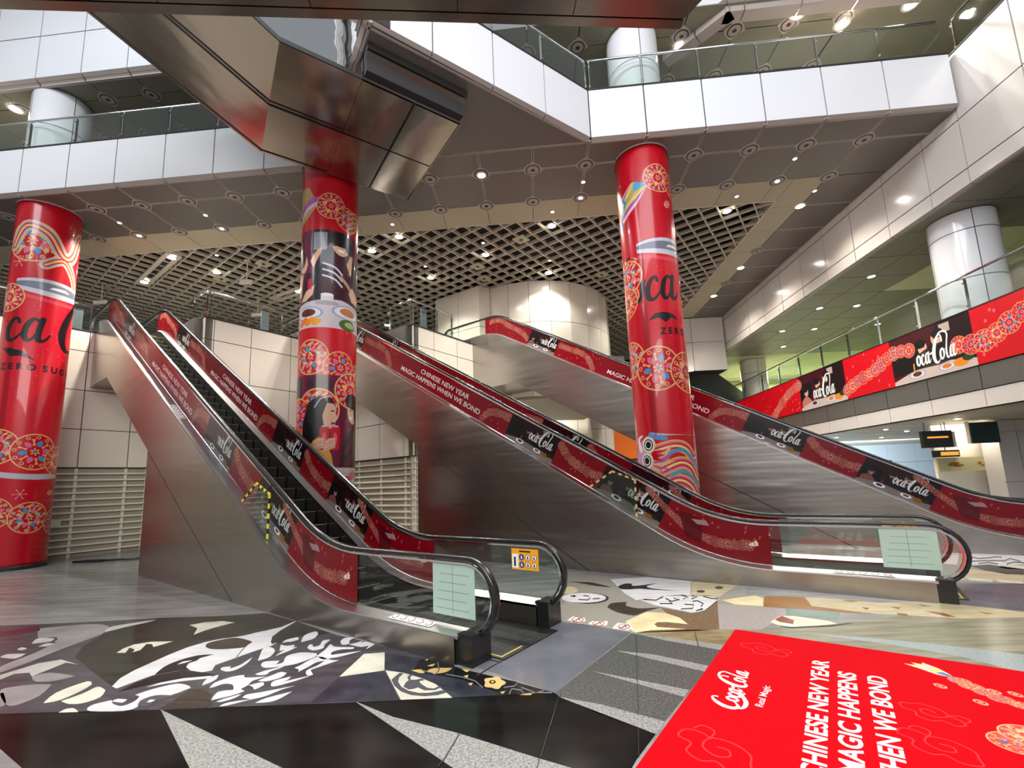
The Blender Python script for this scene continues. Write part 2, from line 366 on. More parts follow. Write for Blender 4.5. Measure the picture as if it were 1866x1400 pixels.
def wordmark(cv, x, y, w, col, al=1., A=None, tall=1., start=0, fat=1., skip=()):
    k = w / 4.6
    for i, (pts, ws) in enumerate(SCRIPT):
        if i < start or i in skip: continue
        p = np.array(pts) * (k, k * tall)
        if A is not None: p = p @ np.array(A, float).T
        cv.stroke(p + (x, y), [q * k * fat for q in ws], col, al, n=5)
def cloud(cv, x, y, s, col, w, flip=1, rot=0.):
    def T(p):
        p = np.array(p) * (s * flip, s); c, q = math.cos(rot), math.sin(rot); return p @ np.array(((c, q), (-q, c))) + (x, y)
    cv.stroke(T([(-.5, -.05), (-.62, .12), (-.45, .3), (-.22, .28), (-.1, .44), (.16, .42), (.26, .22), (.5, .22), (.56, 0), (.4, -.12), (.2, -.12)]), w, col)
    cv.stroke(T([(-.5, -.05), (-.35, -.24), (-.05, -.28), (.2, -.12), (.12, .14), (-.12, .18), (-.24, .04), (-.14, -.08), (0, -.02)]), w, col)
    cv.stroke(T([(.2, -.12), (.3, -.32), (.5, -.3), (.52, -.14)]), w, col)
def snow(cv, x, y, r, col):
    for k in range(6):
        a = k * PI / 3; cv.stroke([(x, y), (x + r * math.cos(a), y + r * math.sin(a))], r * .14, col, n=1); cv.ell(x + r * math.cos(a), y + r * math.sin(a), r * .14, r * .14, col)
def bud(cv, x, y, r, col, a=0.):
    cv.ell(x, y, r, r * .75, col, rot=a); cv.ring(x, y, r * .45, r * .2, RED)
def person(cv, x, y, s, face, hair_long=False, shirt=None, turn=1):   # head centre, head height
    if shirt is not None: cv.poly([(x - s * .9, y - s * 2), (x - s * .85, y - s * .9), (x - s * .3, y - s * .5), (x + s * .3, y - s * .5), (x + s * .9, y - s), (x + s, y - s * 2)], shirt)
    if hair_long: cv.poly([(x - s * .5 * turn, y + s * .35), (x, y + s * .62), (x + s * .4 * turn, y + s * .4), (x + s * .1 * turn, y - s * .2), (x - s * .05 * turn, y - s * 1.3), (x - s * .75 * turn, y - s * 1.35), (x - s * .7 * turn, y - s * .2)], HAIR)
    cv.ell(x + .08 * s * turn, y, s * .36, s * .48, face)
    cv.ell(x - .06 * s * turn, y + s * .3, s * .44, s * .3, HAIR)
    cv.ell(x + .22 * s * turn, y + .04 * s, s * .05, s * .035, HAIR); cv.ell(x + .0 * s * turn, y + .04 * s, s * .05, s * .035, HAIR)
    cv.ell(x + .18 * s * turn, y - .24 * s, s * .12, s * .06, c8(150, 40, 50)); cv.ell(x + .18 * s * turn, y - .225 * s, s * .09, s * .03, WHITE)
def plate(cv, x, y, r, food):
    cv.ell(x, y, r, r * .42, c8(150, 160, 190)); cv.ell(x, y, r * .86, r * .34, c8(226, 222, 222)); cv.ell(x, y + r * .04, r * .55, r * .24, food)
def photo(cv, x0, y0, w, h, k=0, dim=1.):
    d = lambda c: np.asarray(c) * dim
    cv.rect(x0, y0, x0 + w, y0 + h, d(c8(70, 10, 26))); cv.rect(x0, y0 + h * .2, x0 + w * .3, y0 + h * .75, d(BLACK)); cv.rect(x0 + w * .62, y0 + h * .12, x0 + w, y0 + h, d(c8(34, 8, 16)))
    cv.rect(x0 + w * .66, y0 + h * .78, x0 + w * .78, y0 + h * .95, d(c8(190, 170, 160)))
    sk = d(SKIN)
    person(cv, x0 + w * .42, y0 + h * .62, h * .30, sk, k == 0, d(YELL if k == 0 else c8(150, 60, 60)), 1)
    person(cv, x0 + w * .62, y0 + h * .72, h * .30, sk, False, d(BLACK if k == 0 else c8(110, 24, 34)), -1)
    if k: person(cv, x0 + w * .14, y0 + h * .5, h * .26, sk, False, d(c8(200, 120, 110)), 1)
    cv.poly([(x0 - w * .0, y0), (x0 + w, y0), (x0 + w, y0 + h * .14), (x0 + w * .6, y0 + h * .27), (x0 + w * .25, y0 + h * .2), (x0, y0 + h * .08)], d(c8(206, 188, 178)))
    plate(cv, x0 + w * .32, y0 + h * .13, h * .2, d(c8(110, 40, 40))); plate(cv, x0 + w * .68, y0 + h * .13, h * .18, d(c8(220, 120, 50)))
    cv.ell(x0 + w * .84, y0 + h * .14, h * .16, h * .08, d(c8(232, 140, 40))); cv.ell(x0 + w * .92, y0 + h * .2, h * .12, h * .07, d(c8(40, 60, 30)))
    cv.poly([(x0 + w * .36, y0 + h * .22), (x0 + w * .34, y0 + h * .5), (x0 + w * .55, y0 + h * .62), (x0 + w * .8, y0 + h * .6), (x0 + w * .84, y0 + h * .25), (x0 + w * .6, y0 + h * .2)], d(BLACK), .8)
def chain(cv, pts, R, seed=0, al=1., pal=None, n=None):
    P = np.array(catmull(pts, 12)); L = np.concatenate([[0], np.cumsum(np.hypot(*np.diff(P, axis=0).T))]); n = n or max(2, int(L[-1] / (R * 1.15)))
    for i, l in enumerate(np.linspace(0, L[-1], n)): cv.medal(np.interp(l, L, P[:, 0]), np.interp(l, L, P[:, 1]), R * (.9 + .2 * ((i * 7 + seed) % 5) / 5), i + seed, al, pal)
def tailfin(cv, x, y, s, rot, cols=None):
    c, q = math.cos(rot), math.sin(rot); A = np.array(((c, q), (-q, c)))
    cols = cols or (c8(250, 214, 130), c8(70, 150, 215), c8(246, 190, 120), c8(214, 150, 220))
    for i, (f, col) in enumerate(zip((1., .78, .6, .4), cols)):
        cv.poly(np.array([(0, 0), (.25 * f, .22 * f), (.62 * f, .30 * f), (1. * f, .42 * f), (.86 * f, .2 * f), (1.05 * f, .16 * f), (.88 * f, .02), (1. * f, -.1 * f), (.6 * f, -.16 * f), (.25 * f, -.1 * f)]) * s @ A + (x, y), col)
def drops(cv, x0, y0, x1, y1, n, col, seed=1):
    r = random.Random(seed)
    for _ in range(n):
        x, y, s = r.uniform(x0, x1), r.uniform(y0, y1), r.uniform(.008, .022); cv.ell(x, y, s, s * 1.2, col, .55)
def can(cv, cx, w, y0, y1, lx, lw, ly, tilt=0.):   # a giant drinks can with dark script
    A = ((1, .0), (tilt, 1)); 
    def q(p): return [(cx + a * w, y0 + b * (y1 - y0) + tilt * a * w) for a, b in p]
    n = 12; arc = lambda yy, dp: [(-.5 + i / n, yy - dp * (1 - (2 * i / n - 1) ** 2)) for i in range(n + 1)]
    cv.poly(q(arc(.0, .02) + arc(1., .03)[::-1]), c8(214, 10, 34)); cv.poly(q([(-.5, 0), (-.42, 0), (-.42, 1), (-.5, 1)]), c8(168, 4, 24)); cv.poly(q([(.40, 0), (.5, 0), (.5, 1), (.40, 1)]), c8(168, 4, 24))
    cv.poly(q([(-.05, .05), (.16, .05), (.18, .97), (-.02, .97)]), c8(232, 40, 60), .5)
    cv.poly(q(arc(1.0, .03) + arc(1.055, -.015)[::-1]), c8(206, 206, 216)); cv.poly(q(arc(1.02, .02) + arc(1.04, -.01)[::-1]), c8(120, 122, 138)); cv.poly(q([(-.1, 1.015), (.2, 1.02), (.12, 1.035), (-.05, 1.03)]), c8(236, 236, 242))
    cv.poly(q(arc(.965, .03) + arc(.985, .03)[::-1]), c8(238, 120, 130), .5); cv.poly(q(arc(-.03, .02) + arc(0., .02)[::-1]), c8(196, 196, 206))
    drops(cv, cx - w * .4, y0 + .1, cx + w * .35, y1 - .2, 70, c8(244, 120, 130), 5)

# --- escalator balustrade film, 14.1 m x 0.70 m; art drawn along the slope
FX0, FX1, FH = -16.4, -2.3, .70
def make_film(dim):
    th = PI / 6; c, s_ = math.cos(th), math.sin(th)
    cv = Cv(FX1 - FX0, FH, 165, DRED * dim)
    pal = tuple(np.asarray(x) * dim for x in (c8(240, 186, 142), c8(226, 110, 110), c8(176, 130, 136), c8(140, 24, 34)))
    X = lambda x: x - FX0
    def place(x): cv.M = np.array(((c, s_, X(x)), (0, 1 / c, 0)))     # art origin on the lower edge at x; t down the slope, n square to it
    def buds(x, n, seed):
        r = random.Random(seed); place(x)
        for _ in range(n): t, v = r.uniform(0, 1.8), r.uniform(.06, .56); cv.ell(t, v, .02, .028, pal[1], .7)
    def arch(x, pts, seed, n=None): place(x); chain(cv, pts, .10, seed, .95, pal, n)
    buds(-16.3, 22, 1); arch(-16.3, [(0, .42), (.5, .5), (1.0, .4), (1.7, .34), (2.1, .18)], 3)
    def ph(x, w, k, lw):
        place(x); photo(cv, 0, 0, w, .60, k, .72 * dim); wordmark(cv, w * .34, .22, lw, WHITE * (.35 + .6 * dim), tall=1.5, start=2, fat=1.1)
    ph(-14.45, 1.3, 1, .85); buds(-13.2, 22, 2); arch(-13.2, [(0, .40), (.4, .40), (.8, .42), (1.2, .34), (1.5, .08)], 9)
    place(-10.68); cv.text('CHINESE NEW YEAR', 0, .325, .125, WHITE * (.3 + .65 * dim), width=2.05, bold=.02)
    place(-11.42); cv.text('MAGIC HAPPENS WHEN WE BOND', 0, .125, .125, WHITE * (.3 + .65 * dim), width=3.42, bold=.02)
    buds(-8.3, 26, 3); arch(-8.35, [(0, .1), (.2, .34), (.7, .44), (1.0, .36), (1.2, .2)], 5)
    ph(-7.62, 1.45, 0, .86); buds(-6.2, 24, 4); arch(-6.3, [(0, .46), (.3, .3), (.8, .24), (1.2, .30)], 11)
    ph(-5.32, 1.4, 1, .80); buds(-4.1, 20, 6)
    cv.M = np.array(((1, 0, 0), (0, 1, 0)), float)
    chain(cv, [(X(-4.2), .6), (X(-3.9), .42), (X(-3.55), .26), (X(-3.2), .2), (X(-2.85), .22), (X(-2.62), .26)], .085, 2, .9, pal)
    cv.poly([(X(-3.62), .1), (X(-3.7), .5), (X(-3.5), .55), (X(-3.3), .5), (X(-3.36), .1)], c8(96, 6, 18) * dim, .8); cv.poly([(X(-3.5), .46), (X(-3.25), .52), (X(-3.2), .44), (X(-3.4), .4)], c8(200, 150, 160) * dim)
    tailfin(cv, X(-2.62), .26, .16, .25)
    return cv.a
# --- wraps of the three round columns: 4.4 m round, 10.4 m tall, middle of the canvas faces the hall
CW, CH = 2 * PI * .7, 10.4
def wrap_base(): 
    cv = Cv(CW, CH, 118, RED); cv.M = np.array(((1, 0, CW / 2), (0, 1, 0)), float)
    return cv
def wrap_can_left():
    cv = wrap_base()
    cv.rect(-2.2, 0, 2.2, .16, c8(120, 2, 16))
    for (x, y, R, k) in [(-.32, 9.15, .62, 2)]: cv.medal(x, y, R, k)
    for i, (w, col) in enumerate([(.34, GOLD), (.26, c8(176, 190, 214)), (.16, RED), (.08, GOLD)]):
        cv.stroke([(-.8, 9.0), (-.5, 9.6), (.0, 9.45), (.35, 8.9), (.62, 9.0), (.85, 9.7), (1.1, 9.5)], w, col); cv.stroke([(.0, 8.5), (.4, 8.75), (.75, 8.3), (.9, 7.9), (1.2, 8.2)], w * .8, col)
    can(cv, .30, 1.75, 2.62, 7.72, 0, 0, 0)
    wordmark(cv, -2.08, 6.12, 4.7, BLACK, tall=1.2, A=((1, 0), (.02, 1)), skip=(1, 6)); cv.rect(-2.2, 4.2, -.72, 8.2, RED)
    cv.poly([(-.75, 5.98), (-.55, 5.98), (-.25, 5.9), (.02, 5.66), (-.3, 5.76), (-.5, 5.74)], BLACK)
    cv.text('Z E R O  S U G A R', -.75, 5.38, .17, BLACK, width=1.95, bold=.04)
    for a in [(-.75, 7.45, .42, 0), (-.55, 3.25, .48, 2), (.22, 3.12, .50, 1), (.85, 2.9, .42, 3), (-.48, 1.5, .42, 0), (.25, 1.35, .42, 2), (.95, 1.2, .36, 1), (1.3, 7.0, .4, 2), (-1.3, 5.2, .4, 1)]: cv.medal(*a)
    snow(cv, -.57, 8.52, .16, c8(244, 150, 150)); snow(cv, .02, 1.98, .13, c8(244, 150, 150)); bud(cv, .72, 2.0, .10, c8(250, 190, 160))
    return cv.a
def wrap_photo():
    cv = wrap_base()
    cv.poly([(-1.1, 9.6), (-.6, 9.55), (-.3, 9.0), (-.6, 8.7), (-1.1, 8.4)], c8(190, 160, 90)); cv.stroke([(-1.0, 8.9), (-.6, 9.1), (-.2, 9.15), (.1, 8.95)], .16, PURP); cv.stroke([(-1.0, 8.7), (-.6, 8.95), (-.2, 9.1)], .1, c8(240, 200, 215))
    cv.medal(0, 9.0, .36, 0); cv.medal(.45, 8.75, .34, 2)
    for i in range(5): cv.stroke([(.5, 8.4 + .14 * i), (.75, 8.6 + .12 * i), (1.0, 8.9)], .05, GOLD)
    cv.rect(-1.2, 5.9, 1.2, 8.34, c8(104, 20, 52)); cv.rect(-.46, 7.72, -.02, 8.32, c8(40, 34, 44)); cv.rect(-.41, 7.78, -.07, 8.26, c8(150, 150, 162))
    cv.poly([(-.8, 6.4), (-.35, 6.4), (-.3, 7.1), (-.55, 7.2), (-.8, 6.9)], c8(44, 16, 34))
    cv.poly([(-.5, 6.4), (-.35, 7.45), (-.05, 7.85), (.5, 7.9), (.85, 7.4), (.95, 6.4)], c8(30, 20, 24)); cv.poly([(-.2, 6.5), (-.12, 7.5), (.2, 7.85), (.55, 7.6), (.7, 6.8), (.5, 6.4)], c8(58, 14, 30))
    for k in range(3): cv.stroke([(-.16, 7.42 - k * .16), (.12, 7.34 - k * .16), (.3, 7.18 - k * .16)], .05, c8(206, 206, 220))
    cv.stroke([(.28, 7.1), (.45, 6.95), (.58, 6.82)], .09, c8(190, 150, 110))
    cv.ell(.28, 7.95, .22, .27, SKIN); cv.ell(.26, 8.12, .32, .2, HAIR); cv.ell(.5, 8.0, .12, .2, HAIR); cv.ell(.08, 8.05, .1, .14, HAIR)
    for dx in (.2, .34): cv.ell(dx, 7.97, .035, .014, HAIR)
    cv.ell(.27, 7.82, .09, .035, WHITE); cv.stroke([(.27, 7.93), (.29, 7.88)], .02, c8(180, 120, 100))
    cv.poly([(.42, 7.5), (.52, 7.75), (.62, 7.72), (.6, 7.45), (.55, 7.2)], SKIN)
    for k in range(4): cv.stroke([(.5 + .03 * k, 7.62), (.53 + .03 * k, 7.78)], .028, SKIN)
    cv.poly([(.5, 6.75), (.62, 6.95), (.95, 6.7), (.9, 6.5), (.6, 6.55)], SKIN)
    cv.ell(-.72, 7.45, .14, .24, SKIN); cv.poly([(-.63, 7.5), (-.55, 7.42), (-.63, 7.38)], SKIN); cv.ell(-.85, 7.6, .2, .25, HAIR); cv.poly([(-1.0, 6.6), (-.8, 6.6), (-.74, 7.2), (-1.0, 7.2)], SKIN)
    cv.poly([(-.8, 6.45), (-.62, 6.7), (-.36, 6.85), (-.4, 6.6), (-.6, 6.45)], SKIN); cv.rect(-.56, 6.75, -.44, 7.02, c8(200, 20, 40))
    cv.poly([(-.5, 7.5), (-.3, 7.8), (-.18, 7.85), (-.22, 7.7), (-.4, 7.3)], SKIN)
    cv.poly([(-1.2, 5.72), (1.2, 5.72), (1.2, 6.35), (.3, 6.5), (-.6, 6.42), (-1.2, 6.3)], c8(206, 192, 196))
    cv.rect(-.2, 6.38, .1, 6.6, c8(214, 206, 212)); cv.ell(-.05, 6.38, .3, .06, c8(170, 160, 170)); cv.ell(-.05, 6.6, .15, .04, c8(236, 230, 232))
    plate(cv, -.55, 6.12, .42, c8(98, 30, 34)); plate(cv, .5, 6.2, .44, c8(190, 120, 80))
    for k in range(8): cv.ell(-.75 + .07 * k, 5.86 + .05 * (k % 3), .09, .06, c8(240, 106 + 8 * k, 30))
    cv.ell(.5, 5.88, .26, .15, c8(60, 96, 34)); cv.ell(.55, 5.9, .16, .08, c8(160, 190, 110))
    cv.rect(-1.2, 4.6, 1.2, 5.74, RED)
    for a in [(-.42, 5.0, .45, 2), (.3, 4.75, .42, 1), (.95, 4.6, .36, 0)]: cv.medal(*a)
    cv.rect(-1.2, 2.3, 1.2, 4.55, c8(104, 18, 52)); cv.rect(-1.2, 3.9, -.7, 4.55, c8(40, 30, 40)); cv.ell(-.18, 4.3, .32, .22, c8(70, 20, 40))
    for a in [(.62, 4.2, .46, 0), (-.22, 3.7, .52, 2), (-.8, 3.55, .46, 1)]: cv.medal(*a)
    cv.poly([(-.75, 2.3), (-.65, 3.1), (-.35, 3.25), (-.05, 3.0), (.12, 2.6), (.18, 2.3)], YELL)
    cv.poly([(-.62, 2.75), (-.58, 3.4), (-.46, 3.85), (-.2, 4.03), (.1, 3.98), (.2, 3.8), (.02, 3.7), (-.05, 3.4), (-.08, 3.1), (-.3, 2.95), (-.45, 2.7)], HAIR)
    cv.poly([(.0, 3.86), (.16, 3.84), (.22, 3.7), (.2, 3.6), (.27, 3.5), (.2, 3.45), (.2, 3.32), (.08, 3.22), (-.06, 3.26), (-.1, 3.55)], SKIN)
    cv.ell(.13, 3.66, .045, .014, HAIR); cv.poly([(.12, 3.42), (.22, 3.42), (.18, 3.34), (.1, 3.33)], c8(150, 30, 44)); cv.poly([(.13, 3.42), (.21, 3.42), (.19, 3.39), (.13, 3.39)], WHITE); cv.stroke([(-.28, 3.75), (-.15, 3.95), (-.02, 4.0)], .035, c8(190, 180, 190))
    for x0, tl in ((-.15, 0), (.10, .05)):
        cv.poly([(x0, 2.72), (x0 + .2, 2.72), (x0 + .22, 3.22), (x0 + .18, 3.3), (x0 + .04, 3.3), (x0 - .01, 3.22)], c8(196, 16, 40)); cv.rect(x0 + .04, 3.27, x0 + .18, 3.31, c8(190, 190, 200)); cv.ell(x0 + .1, 3.0, .05, .14, c8(230, 90, 100))
        for k in range(4): cv.stroke([(x0 - .16 + .02 * k, 2.70 + .07 * k), (x0 - .02, 2.76 + .07 * k), (x0 + .08, 2.8 + .06 * k)], .06, SKIN if k % 2 else c8(214, 164, 138))
    cv.ell(.72, 3.7, .2, .32, SKIN); cv.ell(.72, 3.95, .28, .2, HAIR); cv.ell(.92, 3.75, .14, .34, HAIR); cv.ell(.62, 3.72, .04, .014, HAIR); cv.poly([(.58, 3.58), (.72, 3.56), (.7, 3.48), (.6, 3.5)], WHITE)
    cv.poly([(.3, 2.3), (.42, 3.0), (.6, 3.25), (1.1, 3.3), (1.1, 2.3)], c8(58, 22, 34)); 
    for k in range(10): cv.ell(.5 + .06 * (k % 5), 2.4 + .14 * (k // 2), .06, .08, c8(92, 34, 52))
    cv.poly([(-1.2, 1.0), (1.2, 1.0), (1.2, 2.3), (-1.2, 2.3)], c8(206, 190, 190)); plate(cv, .5, 2.0, .4, c8(190, 90, 90)); cv.ell(.8, 2.12, .2, .1, c8(210, 120, 130)); cv.rect(-2.2, 0, 2.2, 1.2, RED)
    cv.rect(.95, 2.3, 2.2, 9.4, c8(196, 200, 206), .0)
    return cv.a
def wrap_dragon():
    cv = wrap_base()
    cloud(cv, -.2, 9.55, .55, c8(216, 30, 48), .03); cloud(cv, -.5, 3.4, .5, c8(216, 40, 52), .03, -1)
    for i, (f, col) in enumerate([(1., c8(246, 206, 214)), (.86, PURP), (.72, c8(238, 214, 130)), (.5, c8(214, 180, 70)), (.3, c8(70, 160, 214))]):
        cv.poly([(.14, 9.25), (-.2 - .1 * f, 9.42 * 1), (-.62 * f - .1, 9.1), (-.9, 8.75), (-.95, 8.3 + .1 * i), (-.55, 8.5 + .12 * i), (-.2, 8.75 + .1 * i)], col)
    cv.stroke([(-.72, 9.15), (-.55, 8.95), (-.75, 8.6)], .07, BLUE); cv.stroke([(-.9, 8.5), (-.7, 8.45), (-.9, 8.25)], .08, c8(40, 140, 210))
    cv.medal(.40, 9.42, .40, 0); cv.medal(.95, 9.3, .36, 1); bud(cv, .62, 8.72, .12, c8(250, 180, 170), .7)
    for a in [(-.62, 7.0, .44, 2), (-.75, 6.35, .42, 3)]: cv.medal(*a)
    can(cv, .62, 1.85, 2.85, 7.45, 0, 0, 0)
    wordmark(cv, -1.41, 6.1, 4.28, BLACK, tall=1.2, skip=(1, 6)); cv.rect(-2.2, 3.0, -.42, 7.4, RED)
    for a in [(-.66, 6.9, .46, 2), (-.80, 6.25, .42, 3)]: cv.medal(*a)
    cv.poly([(-.16, 5.62), (.02, 5.78), (.22, 5.80), (.45, 5.76), (.64, 5.60), (.42, 5.66), (.26, 5.54), (.1, 5.66)], BLACK)
    cv.text('Z E R O  S U G A R', .10, 5.24, .16, BLACK, width=1.75, bold=.04)
    for a in [(-.80, 4.75, .48, 2), (-.02, 4.40, .56, 1), (.78, 4.3, .52, 3)]: cv.medal(*a)
    # dragon head and mane
    cv.rect(-2.2, 0, 2.2, 2.75, RED)
    cv.poly([(-.95, 1.3), (-.9, 2.3), (-.78, 2.62), (-.5, 2.72), (-.25, 2.6), (-.05, 2.45), (.1, 2.1), (-.1, 1.7), (-.4, 1.5)], c8(206, 140, 204))
    for k, (w, col) in enumerate([(.30, c8(240, 190, 90)), (.22, PINK), (.14, c8(206, 20, 44)), (.06, c8(250, 220, 150))]):
        cv.stroke([(-.25, 2.4), (.2, 2.5), (.5, 2.42), (.72, 2.2), (.95, 2.3), (1.1, 2.6)], w, col); cv.stroke([(-.1, 1.95), (.3, 2.1), (.6, 2.0), (.85, 1.7), (1.1, 1.7)], w, col); cv.stroke([(-.2, 1.5), (.2, 1.7), (.55, 1.55), (.8, 1.2), (1.1, 1.1)], w, col)
    for y in (2.32, 1.82, 1.4): cv.stroke([(.05, y), (.35, y + .08), (.62, y - .08), (.85, y - .3), (1.05, y - .32)], .085, c8(84, 160, 196))
    for k in range(5): a = .9 - .45 * k; cv.poly([(-.42, 2.1), (.1 + .12 * math.cos(a), 2.1 + .5 * math.sin(a) + .05), (-.05, 2.05 + .2 * math.sin(a)), (-.35, 1.95)], PURP if k % 2 else c8(240, 190, 120))
    cv.poly([(-.35, 2.4), (-.1, 2.42), (-.22, 2.33), (-.02, 2.3), (-.2, 2.24), (-.08, 2.15), (-.36, 2.2)], RED)
    for k in range(4): cv.ell(-.36 + .11 * k, 2.78 - .03 * k + .0, .10, .05, c8(90, 150, 216), rot=1.2 - .4 * k)
    cv.stroke([(-.68, 2.45), (-.75, 2.7), (-.58, 2.8)], [.14, .1, .03], WHITE)
    for (x, y) in ((-.42, 2.56), (-.50, 2.18)): cv.ell(x, y, .19, .21, GOLD); cv.ell(x, y, .165, .185, WHITE); cv.ell(x, y, .125, .14, BLACK); cv.ell(x, y, .10, .115, WHITE); cv.ell(x, y, .07, .08, BLACK)
    for k in range(4): cv.stroke([(-.72 + .07 * k, 2.28), (-.70 + .07 * k, 2.42)], .02, c8(230, 180, 230))
    return cv.a
# --- long banner on the mezzanine edge: 19.3 m x 1.33 m, canvas x = 24.3 - y
def make_banner():
    cv = Cv(19.3, 1.33, 100, c8(214, 4, 26)); Y = lambda y: 24.3 - y
    r = random.Random(3)
    for _ in range(120): x = r.uniform(0, 19.3); cv.ell(x, r.uniform(.08, 1.25), .035, .045, c8(240, 120, 120), .8)
    chain(cv, [(0, .3), (.8, .7), (1.6, .5)], .2, 4)
    photo(cv, Y(18.15), 0, 2.62, 1.33, 1); photo(cv, Y(13.5), 0, 2.5, 1.33, 0)
    chain(cv, [(Y(20.3), .08), (Y(19.6), .5), (Y(18.9), .85), (Y(18.2), 1.02)], .20, 1); chain(cv, [(Y(15.5), .3), (Y(14.9), .5), (Y(14.3), .62), (Y(13.7), .85), (Y(13.3), .95), (Y(12.85), .88)], .21, 2)
    chain(cv, [(Y(11.4), .60), (Y(10.9), .5), (Y(10.4), .62), (Y(9.9), .85), (Y(9.3), 1.0), (Y(8.4), .7), (Y(7.4), .4)], .25, 0)
    wordmark(cv, Y(17.62), .34, 1.55, WHITE, tall=1.6, start=2, fat=1.45); wordmark(cv, Y(12.95), .36, 1.50, WHITE, tall=1.6, start=2, fat=1.45)
    return cv.a
# --- red mat on the floor: canvas 3.5 x 3.2, x along V (right edge at the far side), y up = towards the escalators
def make_mat():
    cv = Cv(3.5, 3.2, 300, c8(196, 0, 16)); cv.M = np.array(((1, 0, 3.5), (0, 1, 3.2)), float)
    wordmark(cv, -1.99, -.37, .82, WHITE, tall=.92, A=((1, 0), (.04, 1)), fat=1.25)
    cv.text('Real Magic', -1.82, -.53, .055, WHITE, width=.42, bold=.01)
    cv.text('CHINESE NEW YEAR', -.56, -.905, .125, WHITE, align='R', width=2.02, bold=.028, A=((1, -.0), (.025, 1)))
    cv.text('MAGIC HAPPENS', -.76, -1.105, .125, WHITE, align='R', width=1.66, bold=.028, A=((1, 0), (.02, 1))); cv.text('WHEN WE BOND', -.73, -1.31, .125, WHITE, align='R', width=1.74, bold=.028, A=((1, 0), (.02, 1)))
    lc = c8(214, 62, 64)
    cloud(cv, -.5, -.38, .38, lc, .010, -1, 1.2); cloud(cv, -2.55, -.36, .46, lc, .012, 1, 1.1); cloud(cv, -1.28, -1.56, .32, lc, .010, -1, 1.0); cloud(cv, -1.76, -1.53, .38, lc, .010, 1, 1.0)
    tailfin(cv, -.46, -1.78, .34, math.radians(38), (c8(246, 206, 150), c8(246, 190, 200), c8(248, 214, 110), c8(90, 130, 190)))
    pal = (c8(246, 178, 130), c8(226, 100, 110), c8(90, 100, 180), c8(226, 80, 60))
    chain(cv, [(-.5, -1.8), (-.62, -1.88), (-.74, -1.98), (-.82, -2.1), (-.86, -2.25), (-.82, -2.5), (-.7, -2.8)], .075, 2, 1, pal, 12)
    for (x, y) in ((-.7, -1.66), (-.62, -1.98), (-.9, -1.86), (-.6, -2.1)): bud(cv, x, y, .05, c8(248, 160, 130), .6)
    chain(cv, [(-1.5, -1.93), (-1.35, -2.02), (-1.3, -2.3), (-1.6, -2.6)], .16, 5, 1, pal, 6)
    return cv.a
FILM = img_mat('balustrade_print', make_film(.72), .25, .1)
WRAPS = [img_mat('column_print_left', wrap_can_left() * .86, .3, .3), img_mat('column_print_middle', wrap_photo() * .86, .3, .3), img_mat('column_print_dragon', wrap_dragon() * .88, .3, .3)]
BANNER = img_mat('banner_print', make_banner(), .4, .2); MATPRINT = img_mat('mat_print', make_mat(), .7, .0, .04)
# ------------------------------------------------------------------ escalators
XK, T30 = -3.03, math.tan(PI / 6)
H2 = 7.35
def fillet(pts, R, n=10):
    out = [pts[0]]
    for i in range(1, len(pts) - 1):
        a, b, c = (np.array(p, float) for p in (pts[i - 1], pts[i], pts[i + 1])); u = (a - b) / np.linalg.norm(a - b); v = (c - b) / np.linalg.norm(c - b)
        r = R[i - 1]; ang = math.acos(max(-1, min(1, u @ v))); L = r / math.tan(ang / 2); p, q = b + u * L, b + v * L
        bis = (u + v) / np.linalg.norm(u + v); ce = b + bis * (r / math.sin(ang / 2)); a0 = math.atan2(*(p - ce)[::-1]); a1 = math.atan2(*(q - ce)[::-1])
        d = (a1 - a0 + PI) % (2 * PI) - PI
        out += [ce + r * np.array((math.cos(a0 + d * k / n), math.sin(a0 + d * k / n))) for k in range(n + 1)]
    out.append(pts[-1]); return [tuple(map(float, p)) for p in out]
def profile(z0, dz, x_end0, x_end1, rise, R0=2.8, R1=2.0):   # horizontal z0, slope line z = 1+(XK-x)*T30-dz, horizontal z0+rise; x descending
    xa = XK - (z0 - 1 + dz) / T30; xb = XK - (z0 + rise - 1 + dz) / T30
    return fillet([(x_end0, z0), (xa, z0), (xb, z0 + rise), (x_end1, z0 + rise)], [R0, R1])
def zat(prof, x):
    xs = [-p[0] for p in prof]; return float(np.interp(-x, xs, [p[1] for p in prof]))
WID = 1.356
def arc(cx, cz, r, a0, a1, n=12): return [(cx + r * math.cos(math.radians(a0 + (a1 - a0) * k / n)), cz + r * math.sin(math.radians(a0 + (a1 - a0) * k / n))) for k in range(n + 1)]
